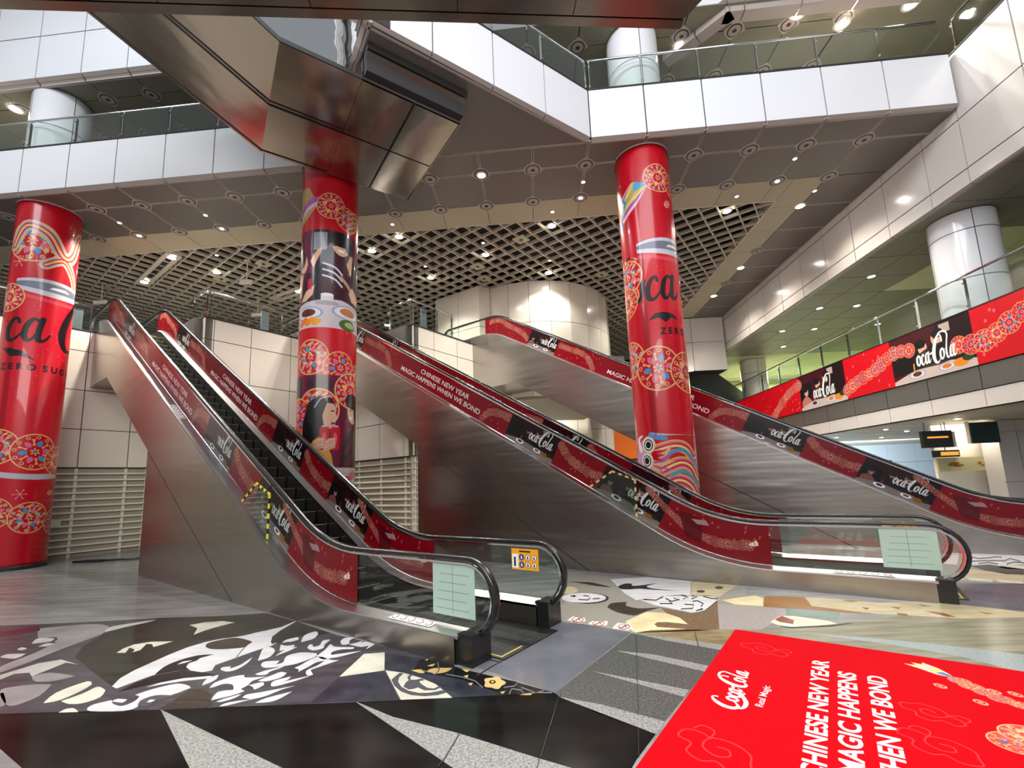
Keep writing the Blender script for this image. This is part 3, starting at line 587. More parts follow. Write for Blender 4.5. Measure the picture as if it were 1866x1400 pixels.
def make_escalator(name, label, cat, rise, upper=False):
    root = thing(name, label, cat)
    xtop = XK - rise / T30 - 3.0
    rail = profile(1.0, 0, -.39, xtop + .39, rise)
    rail = arc(-.39, .61, .39, -100, 90, 14)[:-1] + rail + arc(xtop + .39, rise + .61, .39, 90, 280, 14)[1:]
    deck = profile(.31, .76, -.36, xtop + .25, rise, 3.6, 2.4)
    GPN = {}; ODK = {}
    for y in (0., WID):
        sgn = -1 if y == 0 else 1
        m = MB(); vs = []; n = len(rail)          # handrail: flat-oval belt
        for i, (x, z) in enumerate(rail):
            a = np.array(rail[max(i - 1, 0)]); b = np.array(rail[min(i + 1, n - 1)]); t = (b - a) / np.linalg.norm(b - a); nx, nz = (t[1], -t[0])
            for k in range(10):
                an = 2 * PI * k / 10; cy = math.copysign(abs(math.cos(an)) ** .7, math.cos(an)) * .045; cn = math.copysign(abs(math.sin(an)) ** .7, math.sin(an)) * .026
                vs.append((x - nx * cn, y + cy, z - nz * cn))
        m.add(vs, [(i * 10 + k, i * 10 + (k + 1) % 10, (i + 1) * 10 + (k + 1) % 10, (i + 1) * 10 + k) for i in range(n - 1) for k in range(10)])
        m.build('handrail', 'rubber', root, True)
        m = MB()                                   # chrome guide under the belt
        ins = [(x, z) for x, z in rail]
        pr = []
        for i, (x, z) in enumerate(ins):
            a = np.array(ins[max(i - 1, 0)]); b = np.array(ins[min(i + 1, n - 1)]); t = (b - a) / np.linalg.norm(b - a); pr.append((x - t[1] * .040, z + t[0] * .040, x - t[1] * .062, z + t[0] * .062))
        vs = []
        for (xa, za, xb, zb) in pr: vs += [(xa, y - .03, za), (xa, y + .03, za), (xb, y + .03, zb), (xb, y - .03, zb)]
        m.add(vs, [(i * 4 + k, i * 4 + (k + 1) % 4, (i + 1) * 4 + (k + 1) % 4, (i + 1) * 4 + k) for i in range(n - 1) for k in range(4)])
        m.build('rail_guide', 'chrome', root)
        # glass, following the inside of the guide
        up_ = [(p[2], p[3]) for p in pr]; m = MB(); vs = []
        for (x, z) in up_:
            xb = min(max(x, xtop + .30), -.16); zb = min(zat(deck, xb), z)
            vs += [(x, y - .005, z), (x, y + .005, z), (xb, y + .005, zb), (xb, y - .005, zb)]
        m.add(vs, [(i * 4 + k, i * 4 + (k + 1) % 4, (i + 1) * 4 + (k + 1) % 4, (i + 1) * 4 + k) for i in range(n - 1) for k in (0, 1, 3)])
        gpan = m.build('glass_panel', 'glass_clear', root); GPN[y] = gpan
        # decks: outer strip, inner strip
        do, di = y + sgn * .20, y - sgn * .14
        for nm, ya, yb, dza, dzb in (('outer_deck', y + sgn * .012, do, .0, -.03), ('inner_deck', y - sgn * .012, di, 0, -.05)):
            m = MB(); vs = []
            for (x, z) in deck: vs += [(x, ya, z + dza), (x, yb, z + dzb), (x, yb, z + dzb - .03), (x, ya, z + dza - .03)]
            k4 = len(deck); m.add(vs, [(i * 4 + k, i * 4 + (k + 1) % 4, (i + 1) * 4 + (k + 1) % 4, (i + 1) * 4 + k) for i in range(k4 - 1) for k in range(4)] + [(0, 1, 2, 3), tuple((k4 - 1) * 4 + k for k in (3, 2, 1, 0))])
            ODK[(nm, y)] = m.build(nm, 'brushed_deck', root)
        m = MB(); vs = []                          # skirt
        for (x, z) in deck: vs += [(x, di, z - .05), (x, di + sgn * .02, z - .05), (x, di + sgn * .02, z - .45), (x, di, z - .45)]
        m.add(vs, [(i * 4 + k, i * 4 + (k + 1) % 4, (i + 1) * 4 + (k + 1) % 4, (i + 1) * 4 + k) for i in range(len(deck) - 1) for k in range(4)]); m.build('skirt_panel', 'stainless', root)
        # cladding
        cy0, cy1 = (do - .012, do) if sgn < 0 else (do, do + .012)
        top = [(x, z - .045) for x, z in deck if x < -.55]; top = [(-.40, .265)] + top
        fn = lambda a, b, c: (a, c, b)
        if not upper:
            xw = xtop + 1.75
            top = [p for p in top if p[0] > xw] + [(xw, rise + .265)]
            und = lambda x: (-5.44 - x) * T30
            body = top + [(xw, 5.45), (-14.87, 5.45), (-5.44, 0.0), (-.40, 0)]
            m = MB(); m.prism(body, cy0, cy1, 0, fn); m.build('side_cladding', 'stainless', root)
            m = MB(); m.prism([(-5.49, .0), (-10.42, 0), (-10.42, und(-10.42) - .03)], cy0 + .004, cy1 + .0, 0, fn); m.build('enclosure_panel', 'stainless', root)
            m = MB(); m.prism([(-5.42, 0), (-10.44, 0), (-10.44, und(-10.44))], cy0 + .006, cy1 - .002, 0, fn); m.build('seam', 'black_seam', root)
        else:
            xw = xtop + .4
            body = [p for p in top if p[0] > xw] + [(xw, zat(deck, xw) - .045), (xw, rise - 2.05), (-2.05 - rise / T30, rise - 2.05), (-2.05, -2.05), (-.58, -2.05), (-.58, .265)]
            m = MB(); m.prism(body, cy0, cy1, 0, fn); m.build('side_cladding', 'stainless_polished', root)
        m = MB(); m.box((-.60, min(do, di) + .013, .0), (-.385, max(do, di) - .005, .25), 0); m.build('end_box', 'stainless', root)
        m = MB(); m.box((-.385, y + sgn * .17 if sgn < 0 else y - .12, .0), (-.19, y + .12 if sgn < 0 else y + .17, .30), 0); m.build('newel_base', 'rubber', root)
    y0, y1 = -.20, WID + .20
    if not upper:
        xw = xtop + 1.75
        m = MB()                                     # underside and end wall of the enclosure
        m.hexa([(-10.42, y0, 2.86), (-10.42, y1, 2.86), (-14.87, y1, 5.44), (-14.87, y0, 5.44), (-10.42, y0, 2.9), (-10.42, y1, 2.9), (-14.87, y1, 5.48), (-14.87, y0, 5.48)])
        m.hexa([(-14.87, y0, 5.44), (-14.87, y1, 5.44), (xw, y1, 5.44), (xw, y0, 5.44), (-14.87, y0, 5.48), (-14.87, y1, 5.48), (xw, y1, 5.48), (xw, y0, 5.48)])
        m.build('underside_panel', 'stainless', root)
        m = MB(); m.box((-10.44, y0, 0), (-10.41, y1, 2.86)); m.build('end_panel', 'stainless', root)
        # steps
        px, pz = .40, .40 * T30
        sprof = profile(.0, 1.0, -2.6, xtop + 2.2, rise, 2.2, 2.0)
        first = None; x = -2.62; k = 0
        sm = MB(); sm.box((-.40, .16, -.22), (0, WID - .16, 0)); sm.box((-.012, .50, -.003), (.004, WID - .17, .004), 1)
        while x > xtop + 2.4:
            zz = zat(sprof, x)
            if first is None: first = sm.build('step', ['step_metal', 'step_edge'], root); first.location = (x, 0, zz)
            else: o = first.copy(); COL.objects.link(o); o.parent = root; o.location = (x, 0, zz)
            x -= px
        m = MB(); m.box((-2.62, .15, -.02), (-.05, WID - .15, .012)); m.build('comb_plate', 'step_metal', root); m = MB(); m.box((xtop + .1, .15, rise - .06), (xtop + 2.45, WID - .15, rise + .005)); m.build('comb_plate', 'step_metal', root)
        m = MB(); 
        for yy in (.18,): m.box((-1.5, yy, .012), (-.1, yy + .022, .016))
        m.box((-.122, .2, .012), (-.10, .55, .016)); m.build('yellow_marking', 'yellow_paint', root)
        m = MB(); m.box((-1.52, .2, .012), (-1.50, WID - .2, .0135))
        for k in range(1, 6): m.box((-1.5 + .25 * k, .2, .012), (-1.492 + .25 * k, WID - .2, .0135))
        m.build('plate_joints', 'dark_metal', root, kind='stuff')
        # printed film on both balustrades, towards the hall
        for y in (-.013, WID - .013):
            m = MB(); vs = []; uv = []; N = 120
            for i in range(N + 1):
                x = FX0 + (FX1 - FX0) * i / N; zl = zat(deck, x) + .012; zh = zat(rail_line, x) - .055
                for dy in (0, .003):
                    vs += [(x, y - dy, zl), (x, y - dy, zh)]; uv += [(i / N, 0.), (i / N, min(1, (zh - zl) / FH))]
            m.add(vs, [(i * 4 + 2, i * 4 + 6, i * 4 + 7, i * 4 + 3) for i in range(N)] + [(i * 4, i * 4 + 1, i * 4 + 5, i * 4 + 4) for i in range(N)], 0, uv); m.build('printed_film', FILM, GPN[0.] if y < .5 else GPN[WID])
        # paper notice, safety sign, deck stickers, anti-climb plate
        m = MB(); m.box((-.90, -.012, .395), (-.28, -.008, .945)); 
        for k in range(5): m.box((-.86 + .02 * k, -.0128, .46 + .09 * k), (-.36 - .04 * (k % 2), -.012, .468 + .09 * k), 1)
        m.box((-.60, -.0128, .42), (-.592, -.012, .92), 1); m.build('paper_notice', ['paper', 'paper_line'], GPN[0.])
        m = MB(); yy = WID - .012; m.box((-.81, yy, .64), (-.38, yy + .004, .91)); m.box((-.80, yy - .001, .66), (-.70, yy, .84), 1); m.box((-.77, yy - .0015, .68), (-.74, yy - .001, .80), 3)
        m.box((-.68, yy - .001, .865), (-.5, yy, .885), 3)
        for i in range(3):
            for j in range(2):
                cx, cz = -.645 + .1 * i, .80 - .095 * j; seg = 14
                for r, mi, e in ((.042, 2 if i else 4, .001), (.033, 1 if i else 4, .0015)):
                    m.add([(cx + r * math.cos(2 * PI * q / seg), yy - e, cz + r * math.sin(2 * PI * q / seg)) for q in range(seg)], [tuple(range(seg))], mi)
                m.add([(cx - .012, yy - .002, cz - .022), (cx + .014, yy - .002, cz - .022), (cx + .006, yy - .002, cz + .022), (cx - .008, yy - .002, cz + .02)], [(0, 1, 2, 3)], 1 if not i else 3)
        m.build('safety_sign', ['amber_sign', 'white_print', 'stickerred', 'black', 'sign_blue'], GPN[WID], label='amber safety sign with round symbols')
        for xs in (-1.15, -8.95):
            m = MB(); q = []
            for x in (xs - .35, xs, xs + .35): z = zat(deck, x) + .002; q += [(x, -.05, z - .002), (x, -.16, z - .018)]
            m.add(q, [(0, 2, 3, 1), (2, 4, 5, 3)], 0)
            for k in range(5):
                x = xs - .28 + .14 * k; z = zat(deck, x); 
                for r, mi, e in ((.045, 1, .004), (.035, 0, .005)): m.add([(x + r * math.cos(2 * PI * t / 12), -.105 + r * .9 * math.sin(2 * PI * t / 12), zat(deck, x + r * math.cos(2 * PI * t / 12)) + e - .006 + .27 * r * .9 * math.sin(2 * PI * t / 12)) for t in range(12)], [tuple(range(12))], mi)
                m.add([(x - .03, -.09, zat(deck, x - .03) + .002), (x + .03, -.12, zat(deck, x + .03) - .006), (x + .034, -.112, zat(deck, x + .034) - .004), (x - .026, -.082, zat(deck, x - .026) + .004)], [(0, 1, 2, 3)], 2)
            m.build('deck_sticker', ['white_print', 'stickerred', 'black'], ODK[('outer_deck', 0.)])
        m = MB(); a = [(-5.38, 1.66), (-4.87, 1.95), (-4.40, 1.76), (-4.42, 1.06)]
        m.prism(a, -.17, -.164, 0, fn)
        def strip(p, q, w, n_):
            for k in range(n_):
                t0, t1 = k / n_, (k + 1) / n_; P = np.array(p) + (np.array(q) - p) * t0; Q = np.array(p) + (np.array(q) - p) * t1; d = (Q - P) / np.linalg.norm(Q - P); nn = np.array((-d[1], d[0])) * w
                m.prism([tuple(P), tuple(Q), tuple(Q + nn), tuple(P + nn)], -.178, -.158, 1 + k % 2, fn)
        strip(a[1], a[0], .035, 7); strip(a[2], a[1], .035, 7); strip(a[3], a[2], .035, 9)
        m.build('anti_climb_plate', ['glass', 'yellow_bright', 'black'], root)
    return root
rail_line = profile(1.0, 0, -.39, -19, H2)
mat('sign_blue', S8(30, 60, 140), .4)
def esc_pos(s, d): return SD(s, d, 0)
RZE = math.atan2(Ug.y, Ug.x)
eA = make_escalator('escalator', 'nearest steep escalator with its black steps in view, left of the photo column', 'escalator', H2)
eA['group'] = 'red printed escalators up from the concourse'
eA.location = esc_pos(-2.9844, 3.6738); eA.rotation_euler = (0, 0, RZE)
eB = dup(eA, esc_pos(1.1252, 8.4916), RZE, label='second escalator, in front of the dragon column, its two balustrades nearly in line')
eC = dup(eA, esc_pos(5.38, 13.4063), RZE, label='furthest escalator, behind the dragon column, topping out by the curved wall')

for o in list(eC.children):
    if o.name.startswith('anti_climb'): bpy.data.objects.remove(o)

for o in list(eB.children):
    if o.name.startswith('anti_climb'):
        o.data = o.data.copy(); o.data.materials[1] = MAT['goldstone']; o.data.materials[2] = MAT['brownstone']
INLAYS=[
(0,'slate',[-8.272,6.461,-7.899,6.565,-7.249,6.597,-6.385,6.668,-5.688,6.755,-4.738,6.775,-4.093,6.877,-3.396,6.428,-2.529,5.786,-2.196,5.598,-1.568,5.228,-1.023,4.878,-0.799,4.676,-0.268,4.373,0.081,4.14,-0.323,4.102,-0.781,4.081,-1.216,4.056,-1.817,4.023,-2.739,3.976,-3.254,3.969,-3.904,3.934,-4.637,3.932,-4.928,3.927]),
(1,'darkgreen',[-5.688,6.755,-4.738,6.775,-4.086,6.865,-3.411,6.429,-3.459,6.155,-3.76,5.844,-4.129,5.725,-4.162,5.26,-4.21,4.75,-4.133,4.437,-4.647,4.771,-5.325,5.219,-5.605,5.57,-5.818,6.058,-5.779,6.403]),
(1,'palegrey',[-7.08,6.371,-6.985,6.404,-6.78,6.47,-6.591,6.518,-6.468,6.528,-6.364,6.518,-6.266,6.493,-6.15,6.44,-6.042,6.373,-5.995,6.341,-5.968,6.294,-5.913,6.196,-5.868,6.109,-5.847,6.069,-5.834,6.038,-5.824,5.966,-5.817,5.829,-5.813,5.662,-5.804,5.503,-5.784,5.361,-5.759,5.226,-5.742,5.105,-5.737,4.98,-5.738,4.869,-5.739,4.821,-5.781,4.843,-5.868,4.901,-5.941,4.985,-5.973,5.103,-5.991,5.254,-6.015,5.402,-6.066,5.554,-6.126,5.701,-6.155,5.768,-6.23,5.788,-6.397,5.843,-6.572,5.926,-6.766,6.08,-6.978,6.273]),
(2,'greymarble',[-5.876,6.134,-5.919,6.181,-5.994,6.286,-6.012,6.394,-5.891,6.502,-5.705,6.611,-5.608,6.662,-5.613,6.637,-5.627,6.582,-5.648,6.526,-5.677,6.48,-5.714,6.433,-5.753,6.375,-5.802,6.282,-5.853,6.181]),
(1,'darkred',[-7.543,6.277,-7.368,6.392,-7.245,6.515,-6.966,6.286,-7.129,6.079,-7.249,6.04]),
(2,'slate',[-6.507,5.565,-6.525,5.601,-6.558,5.68,-6.577,5.753,-6.569,5.8,-6.546,5.84,-6.517,5.878,-6.487,5.923,-6.451,5.966,-6.408,5.983,-6.344,5.949,-6.273,5.891,-6.241,5.86,-6.232,5.84,-6.212,5.791,-6.189,5.728,-6.154,5.647,-6.116,5.554,-6.109,5.483,-6.153,5.441,-6.226,5.418,-6.3,5.418,-6.382,5.461,-6.467,5.529]),
(3,'greymarble',[-6.432,5.723,-6.475,5.768,-6.554,5.859,-6.589,5.928,-6.519,5.938,-6.405,5.923,-6.345,5.911,-6.321,5.888,-6.279,5.84,-6.266,5.797,-6.316,5.764,-6.393,5.735]),
(3,'greymarble',[-6.214,5.607,-6.224,5.635,-6.241,5.691,-6.239,5.732,-6.197,5.731,-6.136,5.713,-6.106,5.702,-6.104,5.684,-6.105,5.649,-6.115,5.621,-6.149,5.61,-6.192,5.607]),
(3,'greymarble',[-6.297,5.272,-6.311,5.292,-6.331,5.332,-6.322,5.364,-6.248,5.372,-6.146,5.371,-6.095,5.369,-6.076,5.334,-6.047,5.267,-6.051,5.223,-6.129,5.229,-6.24,5.256]),
(3,'greymarble',[-6.383,5.518,-6.398,5.538,-6.422,5.576,-6.427,5.6,-6.386,5.59,-6.325,5.566,-6.295,5.552,-6.289,5.538,-6.281,5.511,-6.286,5.493,-6.317,5.497,-6.361,5.51]),
(1,'greymarble',[-5.662,4.759,-5.584,5.064,-5.432,5.163,-5.072,5.005,-5.27,5.064,-5.258,4.859,-5.259,4.712,-5.393,4.805,-5.534,4.782,-5.514,4.64]),
(1,'palegrey',[-5.259,4.712,-5.248,4.734,-5.213,4.774,-5.146,4.794,-5.009,4.765,-4.845,4.716,-4.766,4.69,-4.784,4.667,-4.826,4.62,-4.876,4.585,-4.934,4.571,-5.001,4.568,-5.068,4.58,-5.144,4.623,-5.222,4.682]),
(1,'palegrey',[-5.144,4.341,-5.196,4.386,-5.218,4.416,-5.209,4.442,-5.156,4.47,-5.069,4.495,-4.988,4.51,-4.912,4.513,-4.841,4.507,-4.81,4.503,-4.773,4.452,-4.703,4.347,-4.656,4.253,-4.649,4.18,-4.66,4.115,-4.684,4.077,-4.719,4.071,-4.766,4.089,-4.831,4.124,-4.929,4.187,-5.049,4.269]),
(1,'palegrey',[-5.142,4.247,-5.151,4.294,-5.125,4.327,-5.107,4.34,-5.042,4.293,-4.914,4.199,-4.819,4.124,-4.789,4.09,-4.785,4.072,-4.795,4.059,-4.822,4.048,-4.861,4.043,-4.881,4.041,-4.938,4.082,-5.055,4.169]),
(2,'creammarble',[-4.451,4.112,-4.476,4.148,-4.526,4.232,-4.559,4.319,-4.556,4.406,-4.533,4.497,-4.503,4.556,-4.458,4.55,-4.407,4.51,-4.383,4.486,-4.374,4.464,-4.358,4.415,-4.347,4.359,-4.343,4.296,-4.344,4.228,-4.354,4.174,-4.387,4.14,-4.43,4.119]),
(2,'creammarble',[-4.324,4.146,-4.312,4.171,-4.288,4.228,-4.27,4.285,-4.27,4.341,-4.278,4.398,-4.267,4.43,-4.215,4.414,-4.146,4.373,-4.112,4.35,-4.089,4.322,-4.047,4.262,-4.021,4.207,-4.027,4.164,-4.048,4.126,-4.076,4.099,-4.112,4.087,-4.156,4.087,-4.2,4.092,-4.25,4.11,-4.301,4.134]),
(2,'creammarble',[-4.116,3.936,-4.119,3.949,-4.122,3.975,-4.118,3.996,-4.103,4.005,-4.08,4.009,-4.052,4.004,-4.012,3.983,-3.969,3.955,-3.949,3.941,-3.992,3.94,-4.072,3.937]),
(2,'whitemarble',[-3.937,4.011,-3.941,4.022,-3.947,4.047,-3.942,4.073,-3.912,4.102,-3.871,4.132,-3.85,4.145,-3.838,4.132,-3.809,4.104,-3.775,4.078,-3.732,4.056,-3.683,4.036,-3.645,4.032,-3.625,4.053,-3.616,4.09,-3.615,4.126,-3.627,4.163,-3.647,4.2,-3.658,4.216,-3.674,4.223,-3.704,4.235,-3.72,4.241,-3.71,4.263,-3.686,4.31,-3.653,4.357,-3.612,4.398,-3.563,4.438,-3.512,4.462,-3.458,4.459,-3.404,4.439,-3.361,4.418,-3.328,4.398,-3.306,4.377,-3.297,4.367,-3.31,4.333,-3.34,4.267,-3.378,4.217,-3.426,4.208,-3.482,4.215,-3.527,4.212,-3.554,4.189,-3.569,4.158,-3.57,4.125,-3.548,4.089,-3.513,4.05,-3.494,4.017,-3.496,3.989,-3.513,3.964,-3.556,3.948,-3.644,3.942,-3.759,3.944,-3.85,3.952,-3.901,3.971,-3.929,3.998]),
(3,'whitemarble',[-3.829,4.123,-3.829,4.133,-3.827,4.153,-3.816,4.166,-3.781,4.164,-3.736,4.156,-3.714,4.152,-3.708,4.138,-3.7,4.113,-3.707,4.097,-3.747,4.102,-3.801,4.115]),
(2,'whitemarble',[-4.126,4.433,-4.218,4.613,-4.248,4.806,-4.24,5.038,-4.229,5.24,-4.194,5.458,-4.108,5.631,-3.968,5.746,-3.824,5.801,-3.713,5.876,-3.612,6.023,-3.76,5.844,-3.459,6.155,-3.396,6.428,-3.382,6.348,-3.384,6.024,-3.353,5.786,-3.26,5.597,-3.193,5.506,-3.153,5.555,-3.171,5.437,-3.251,5.327,-3.355,5.104,-3.45,4.899,-3.447,4.902,-3.38,4.764,-3.457,4.725,-3.617,4.776,-3.74,4.871,-3.786,4.966,-3.752,5.037,-3.77,5.112,-3.691,5.21,-3.862,5.194,-3.97,5.048,-3.99,4.883,-3.922,4.693,-3.952,4.622,-3.999,4.485,-4.034,4.383]),
(3,'brownstone',[-3.98,5.474,-3.996,5.497,-4.025,5.546,-4.038,5.596,-4.02,5.638,-3.985,5.679,-3.944,5.713,-3.904,5.742,-3.858,5.764,-3.801,5.767,-3.725,5.741,-3.64,5.697,-3.572,5.658,-3.527,5.627,-3.496,5.602,-3.485,5.591,-3.485,5.574,-3.483,5.538,-3.482,5.502,-3.473,5.471,-3.463,5.441,-3.479,5.415,-3.539,5.395,-3.625,5.38,-3.703,5.373,-3.765,5.374,-3.82,5.382,-3.869,5.396,-3.918,5.424,-3.961,5.458]),
(3,'blackstone',[-3.922,4.693,-3.938,4.729,-3.968,4.807,-3.99,4.883,-3.993,4.941,-3.986,4.996,-3.97,5.048,-3.943,5.103,-3.906,5.155,-3.862,5.194,-3.797,5.21,-3.724,5.212,-3.691,5.21,-3.708,5.194,-3.742,5.155,-3.77,5.112,-3.782,5.065,-3.787,5.012,-3.786,4.966,-3.776,4.93,-3.759,4.899,-3.74,4.871,-3.714,4.84,-3.687,4.813,-3.674,4.8,-3.7,4.8,-3.754,4.795,-3.803,4.785,-3.835,4.763,-3.861,4.735,-3.883,4.713,-3.902,4.701,-3.916,4.695]),
(3,'blackstone',[-3.945,4.316,-3.952,4.502,-3.894,4.66,-3.695,4.779,-3.31,4.676,-3.282,4.637,-3.521,4.607,-3.749,4.494,-3.863,4.385]),
(4,'whitemarble',[-3.889,4.936,-3.891,4.954,-3.894,4.99,-3.887,5.019,-3.859,5.032,-3.822,5.038,-3.804,5.039,-3.809,5.028,-3.822,5.004,-3.836,4.981,-3.856,4.962,-3.878,4.944]),
(3,'whitemarble',[-3.75,4.399,-3.694,4.491,-3.539,4.583,-3.276,4.629,-3.279,4.572,-3.489,4.522,-3.632,4.47]),
(3,'brownstone',[-3.272,3.978,-3.268,3.995,-3.26,4.036,-3.255,4.089,-3.265,4.16,-3.279,4.244,-3.277,4.308,-3.243,4.332,-3.192,4.331,-3.143,4.321,-3.103,4.304,-3.066,4.278,-3.03,4.246,-2.994,4.21,-2.96,4.168,-2.929,4.126,-2.884,4.08,-2.843,4.035,-2.856,4.001,-2.989,3.984,-3.177,3.979]),
(3,'slate2',[-3.51,4.035,-3.524,4.053,-3.551,4.093,-3.566,4.132,-3.561,4.166,-3.543,4.199,-3.514,4.222,-3.465,4.228,-3.406,4.223,-3.36,4.216,-3.339,4.207,-3.331,4.195,-3.33,4.19,-3.352,4.179,-3.394,4.156,-3.424,4.127,-3.421,4.091,-3.407,4.051,-3.406,4.023,-3.439,4.02,-3.486,4.028]),
(4,'whitemarble',[-3.475,4.088,-3.48,4.099,-3.489,4.121,-3.49,4.137,-3.473,4.139,-3.448,4.134,-3.435,4.131,-3.434,4.123,-3.433,4.107,-3.437,4.095,-3.45,4.09,-3.466,4.089]),
(2,'creammarble',[-4.867,6.357,-4.733,6.465,-4.507,6.508,-4.266,6.428,-4.371,6.28,-4.45,6.119,-4.478,5.929,-4.638,6.206]),
(2,'creammarble',[-4.946,5.334,-4.995,5.478,-4.985,5.61,-4.833,5.693,-4.559,5.691,-4.642,5.5,-4.761,5.611,-4.833,5.616,-4.721,5.405,-4.756,5.337,-4.803,5.424,-4.942,5.504,-4.833,5.328]),
(2,'whitemarble',[-3.305,4.783,-3.312,4.795,-3.325,4.819,-3.326,4.839,-3.3,4.85,-3.263,4.856,-3.244,4.858,-3.239,4.843,-3.229,4.816,-3.224,4.801,-3.212,4.813,-3.188,4.844,-3.17,4.888,-3.168,4.965,-3.172,5.059,-3.175,5.105,-3.163,5.072,-3.139,5.001,-3.123,4.932,-3.119,4.874,-3.122,4.818,-3.131,4.774,-3.149,4.748,-3.174,4.734,-3.203,4.73,-3.242,4.744,-3.284,4.769]),
(2,'whitemarble',[-3.223,4.415,-3.238,4.441,-3.266,4.498,-3.282,4.552,-3.271,4.595,-3.247,4.634,-3.234,4.651,-3.223,4.636,-3.203,4.601,-3.187,4.568,-3.181,4.541,-3.179,4.515,-3.183,4.489,-3.196,4.459,-3.214,4.429]),
(1,'darkgreen',[-3.385,6.408,-2.673,5.873,-2.741,5.82,-2.945,5.834,-3.012,5.762,-3.114,5.552,-3.197,5.506,-3.26,5.597,-3.353,5.786,-3.384,6.024]),
(2,'whitemarble',[-3.047,5.002,-3.062,5.031,-3.094,5.096,-3.126,5.166,-3.158,5.232,-3.189,5.301,-3.208,5.357,-3.207,5.392,-3.192,5.41,-3.169,5.414,-3.136,5.398,-3.095,5.367,-3.06,5.332,-3.035,5.298,-3.015,5.26,-3.0,5.219,-2.988,5.173,-2.981,5.126,-2.984,5.084,-3.004,5.047,-3.033,5.015]),
(2,'whitemarble',[-3.094,5.551,-3.098,5.571,-3.103,5.616,-3.097,5.658,-3.066,5.694,-3.023,5.728,-3.002,5.743,-2.987,5.718,-2.959,5.672,-2.945,5.648,-2.956,5.632,-2.981,5.602,-3.004,5.58,-3.018,5.577,-3.029,5.582,-3.043,5.583,-3.063,5.572,-3.084,5.558]),
(2,'whitemarble',[-2.97,5.279,-2.996,5.33,-3.046,5.427,-3.073,5.481,-3.054,5.471,-3.014,5.453,-2.977,5.442,-2.944,5.448,-2.914,5.463,-2.9,5.47,-2.89,5.455,-2.874,5.422,-2.872,5.386,-2.903,5.344,-2.947,5.3]),
(2,'whitemarble',[-2.927,5.125,-2.93,5.161,-2.933,5.239,-2.926,5.308,-2.895,5.353,-2.853,5.386,-2.831,5.4,-2.835,5.377,-2.844,5.326,-2.859,5.273,-2.884,5.214,-2.913,5.153]),
(2,'whitemarble',[-2.864,5.554,-2.885,5.601,-2.926,5.702,-2.951,5.796,-2.941,5.863,-2.913,5.919,-2.882,5.947,-2.848,5.923,-2.813,5.871,-2.798,5.843,-2.788,5.809,-2.774,5.737,-2.772,5.672,-2.801,5.62,-2.843,5.574]),
(2,'whitemarble',[-2.689,5.358,-2.696,5.38,-2.709,5.425,-2.715,5.459,-2.708,5.468,-2.693,5.466,-2.677,5.457,-2.662,5.434,-2.647,5.404,-2.631,5.387,-2.611,5.39,-2.591,5.406,-2.581,5.434,-2.591,5.482,-2.611,5.543,-2.619,5.591,-2.595,5.613,-2.558,5.62,-2.538,5.621,-2.539,5.591,-2.538,5.526,-2.534,5.464,-2.518,5.415,-2.499,5.369,-2.495,5.331,-2.515,5.301,-2.55,5.279,-2.586,5.273,-2.626,5.297,-2.669,5.337]),
(2,'whitemarble',[-2.383,5.54,-2.389,5.567,-2.395,5.622,-2.387,5.665,-2.347,5.68,-2.294,5.683,-2.267,5.682,-2.272,5.661,-2.281,5.614,-2.284,5.569,-2.271,5.53,-2.253,5.492,-2.246,5.463,-2.261,5.443,-2.287,5.431,-2.313,5.434,-2.341,5.467,-2.37,5.515]),
(2,'whitemarble',[-2.239,5.446,-2.224,5.454,-2.194,5.471,-2.166,5.492,-2.146,5.52,-2.128,5.551,-2.121,5.565,-2.119,5.536,-2.116,5.483,-2.115,5.455,-2.113,5.473,-2.103,5.506,-2.079,5.521,-2.026,5.494,-1.96,5.45,-1.929,5.427,-1.94,5.385,-1.961,5.308,-1.971,5.268,-1.975,5.301,-1.981,5.363,-1.984,5.397,-1.995,5.384,-2.024,5.361,-2.063,5.353,-2.127,5.38,-2.202,5.423]),
(2,'whitemarble',[-2.934,4.873,-2.945,4.893,-2.962,4.935,-2.959,4.969,-2.909,4.983,-2.838,4.988,-2.803,4.989,-2.798,4.971,-2.79,4.935,-2.788,4.906,-2.797,4.891,-2.81,4.883,-2.817,4.88,-2.797,4.885,-2.758,4.9,-2.735,4.93,-2.751,4.985,-2.782,5.055,-2.796,5.118,-2.776,5.163,-2.736,5.197,-2.686,5.217,-2.612,5.21,-2.529,5.188,-2.49,5.175,-2.48,5.16,-2.462,5.126,-2.457,5.084,-2.476,5.035,-2.506,4.98,-2.538,4.934,-2.563,4.902,-2.589,4.879,-2.629,4.858,-2.694,4.833,-2.771,4.811,-2.836,4.802,-2.883,4.822,-2.919,4.855]),
(2,'whitemarble',[-2.453,5.099,-2.451,5.132,-2.448,5.206,-2.447,5.28,-2.455,5.35,-2.466,5.419,-2.465,5.46,-2.446,5.448,-2.415,5.406,-2.37,5.372,-2.287,5.355,-2.189,5.345,-2.142,5.342,-2.135,5.331,-2.127,5.31,-2.134,5.293,-2.168,5.29,-2.217,5.291,-2.26,5.285,-2.293,5.266,-2.319,5.24,-2.333,5.212,-2.328,5.175,-2.312,5.137,-2.303,5.12,-2.229,5.146,-2.089,5.196,-2.013,5.224,-2.043,5.194,-2.105,5.133,-2.161,5.083,-2.199,5.058,-2.232,5.043,-2.262,5.031,-2.288,5.014,-2.311,5.0,-2.338,5.001,-2.381,5.031,-2.43,5.075]),
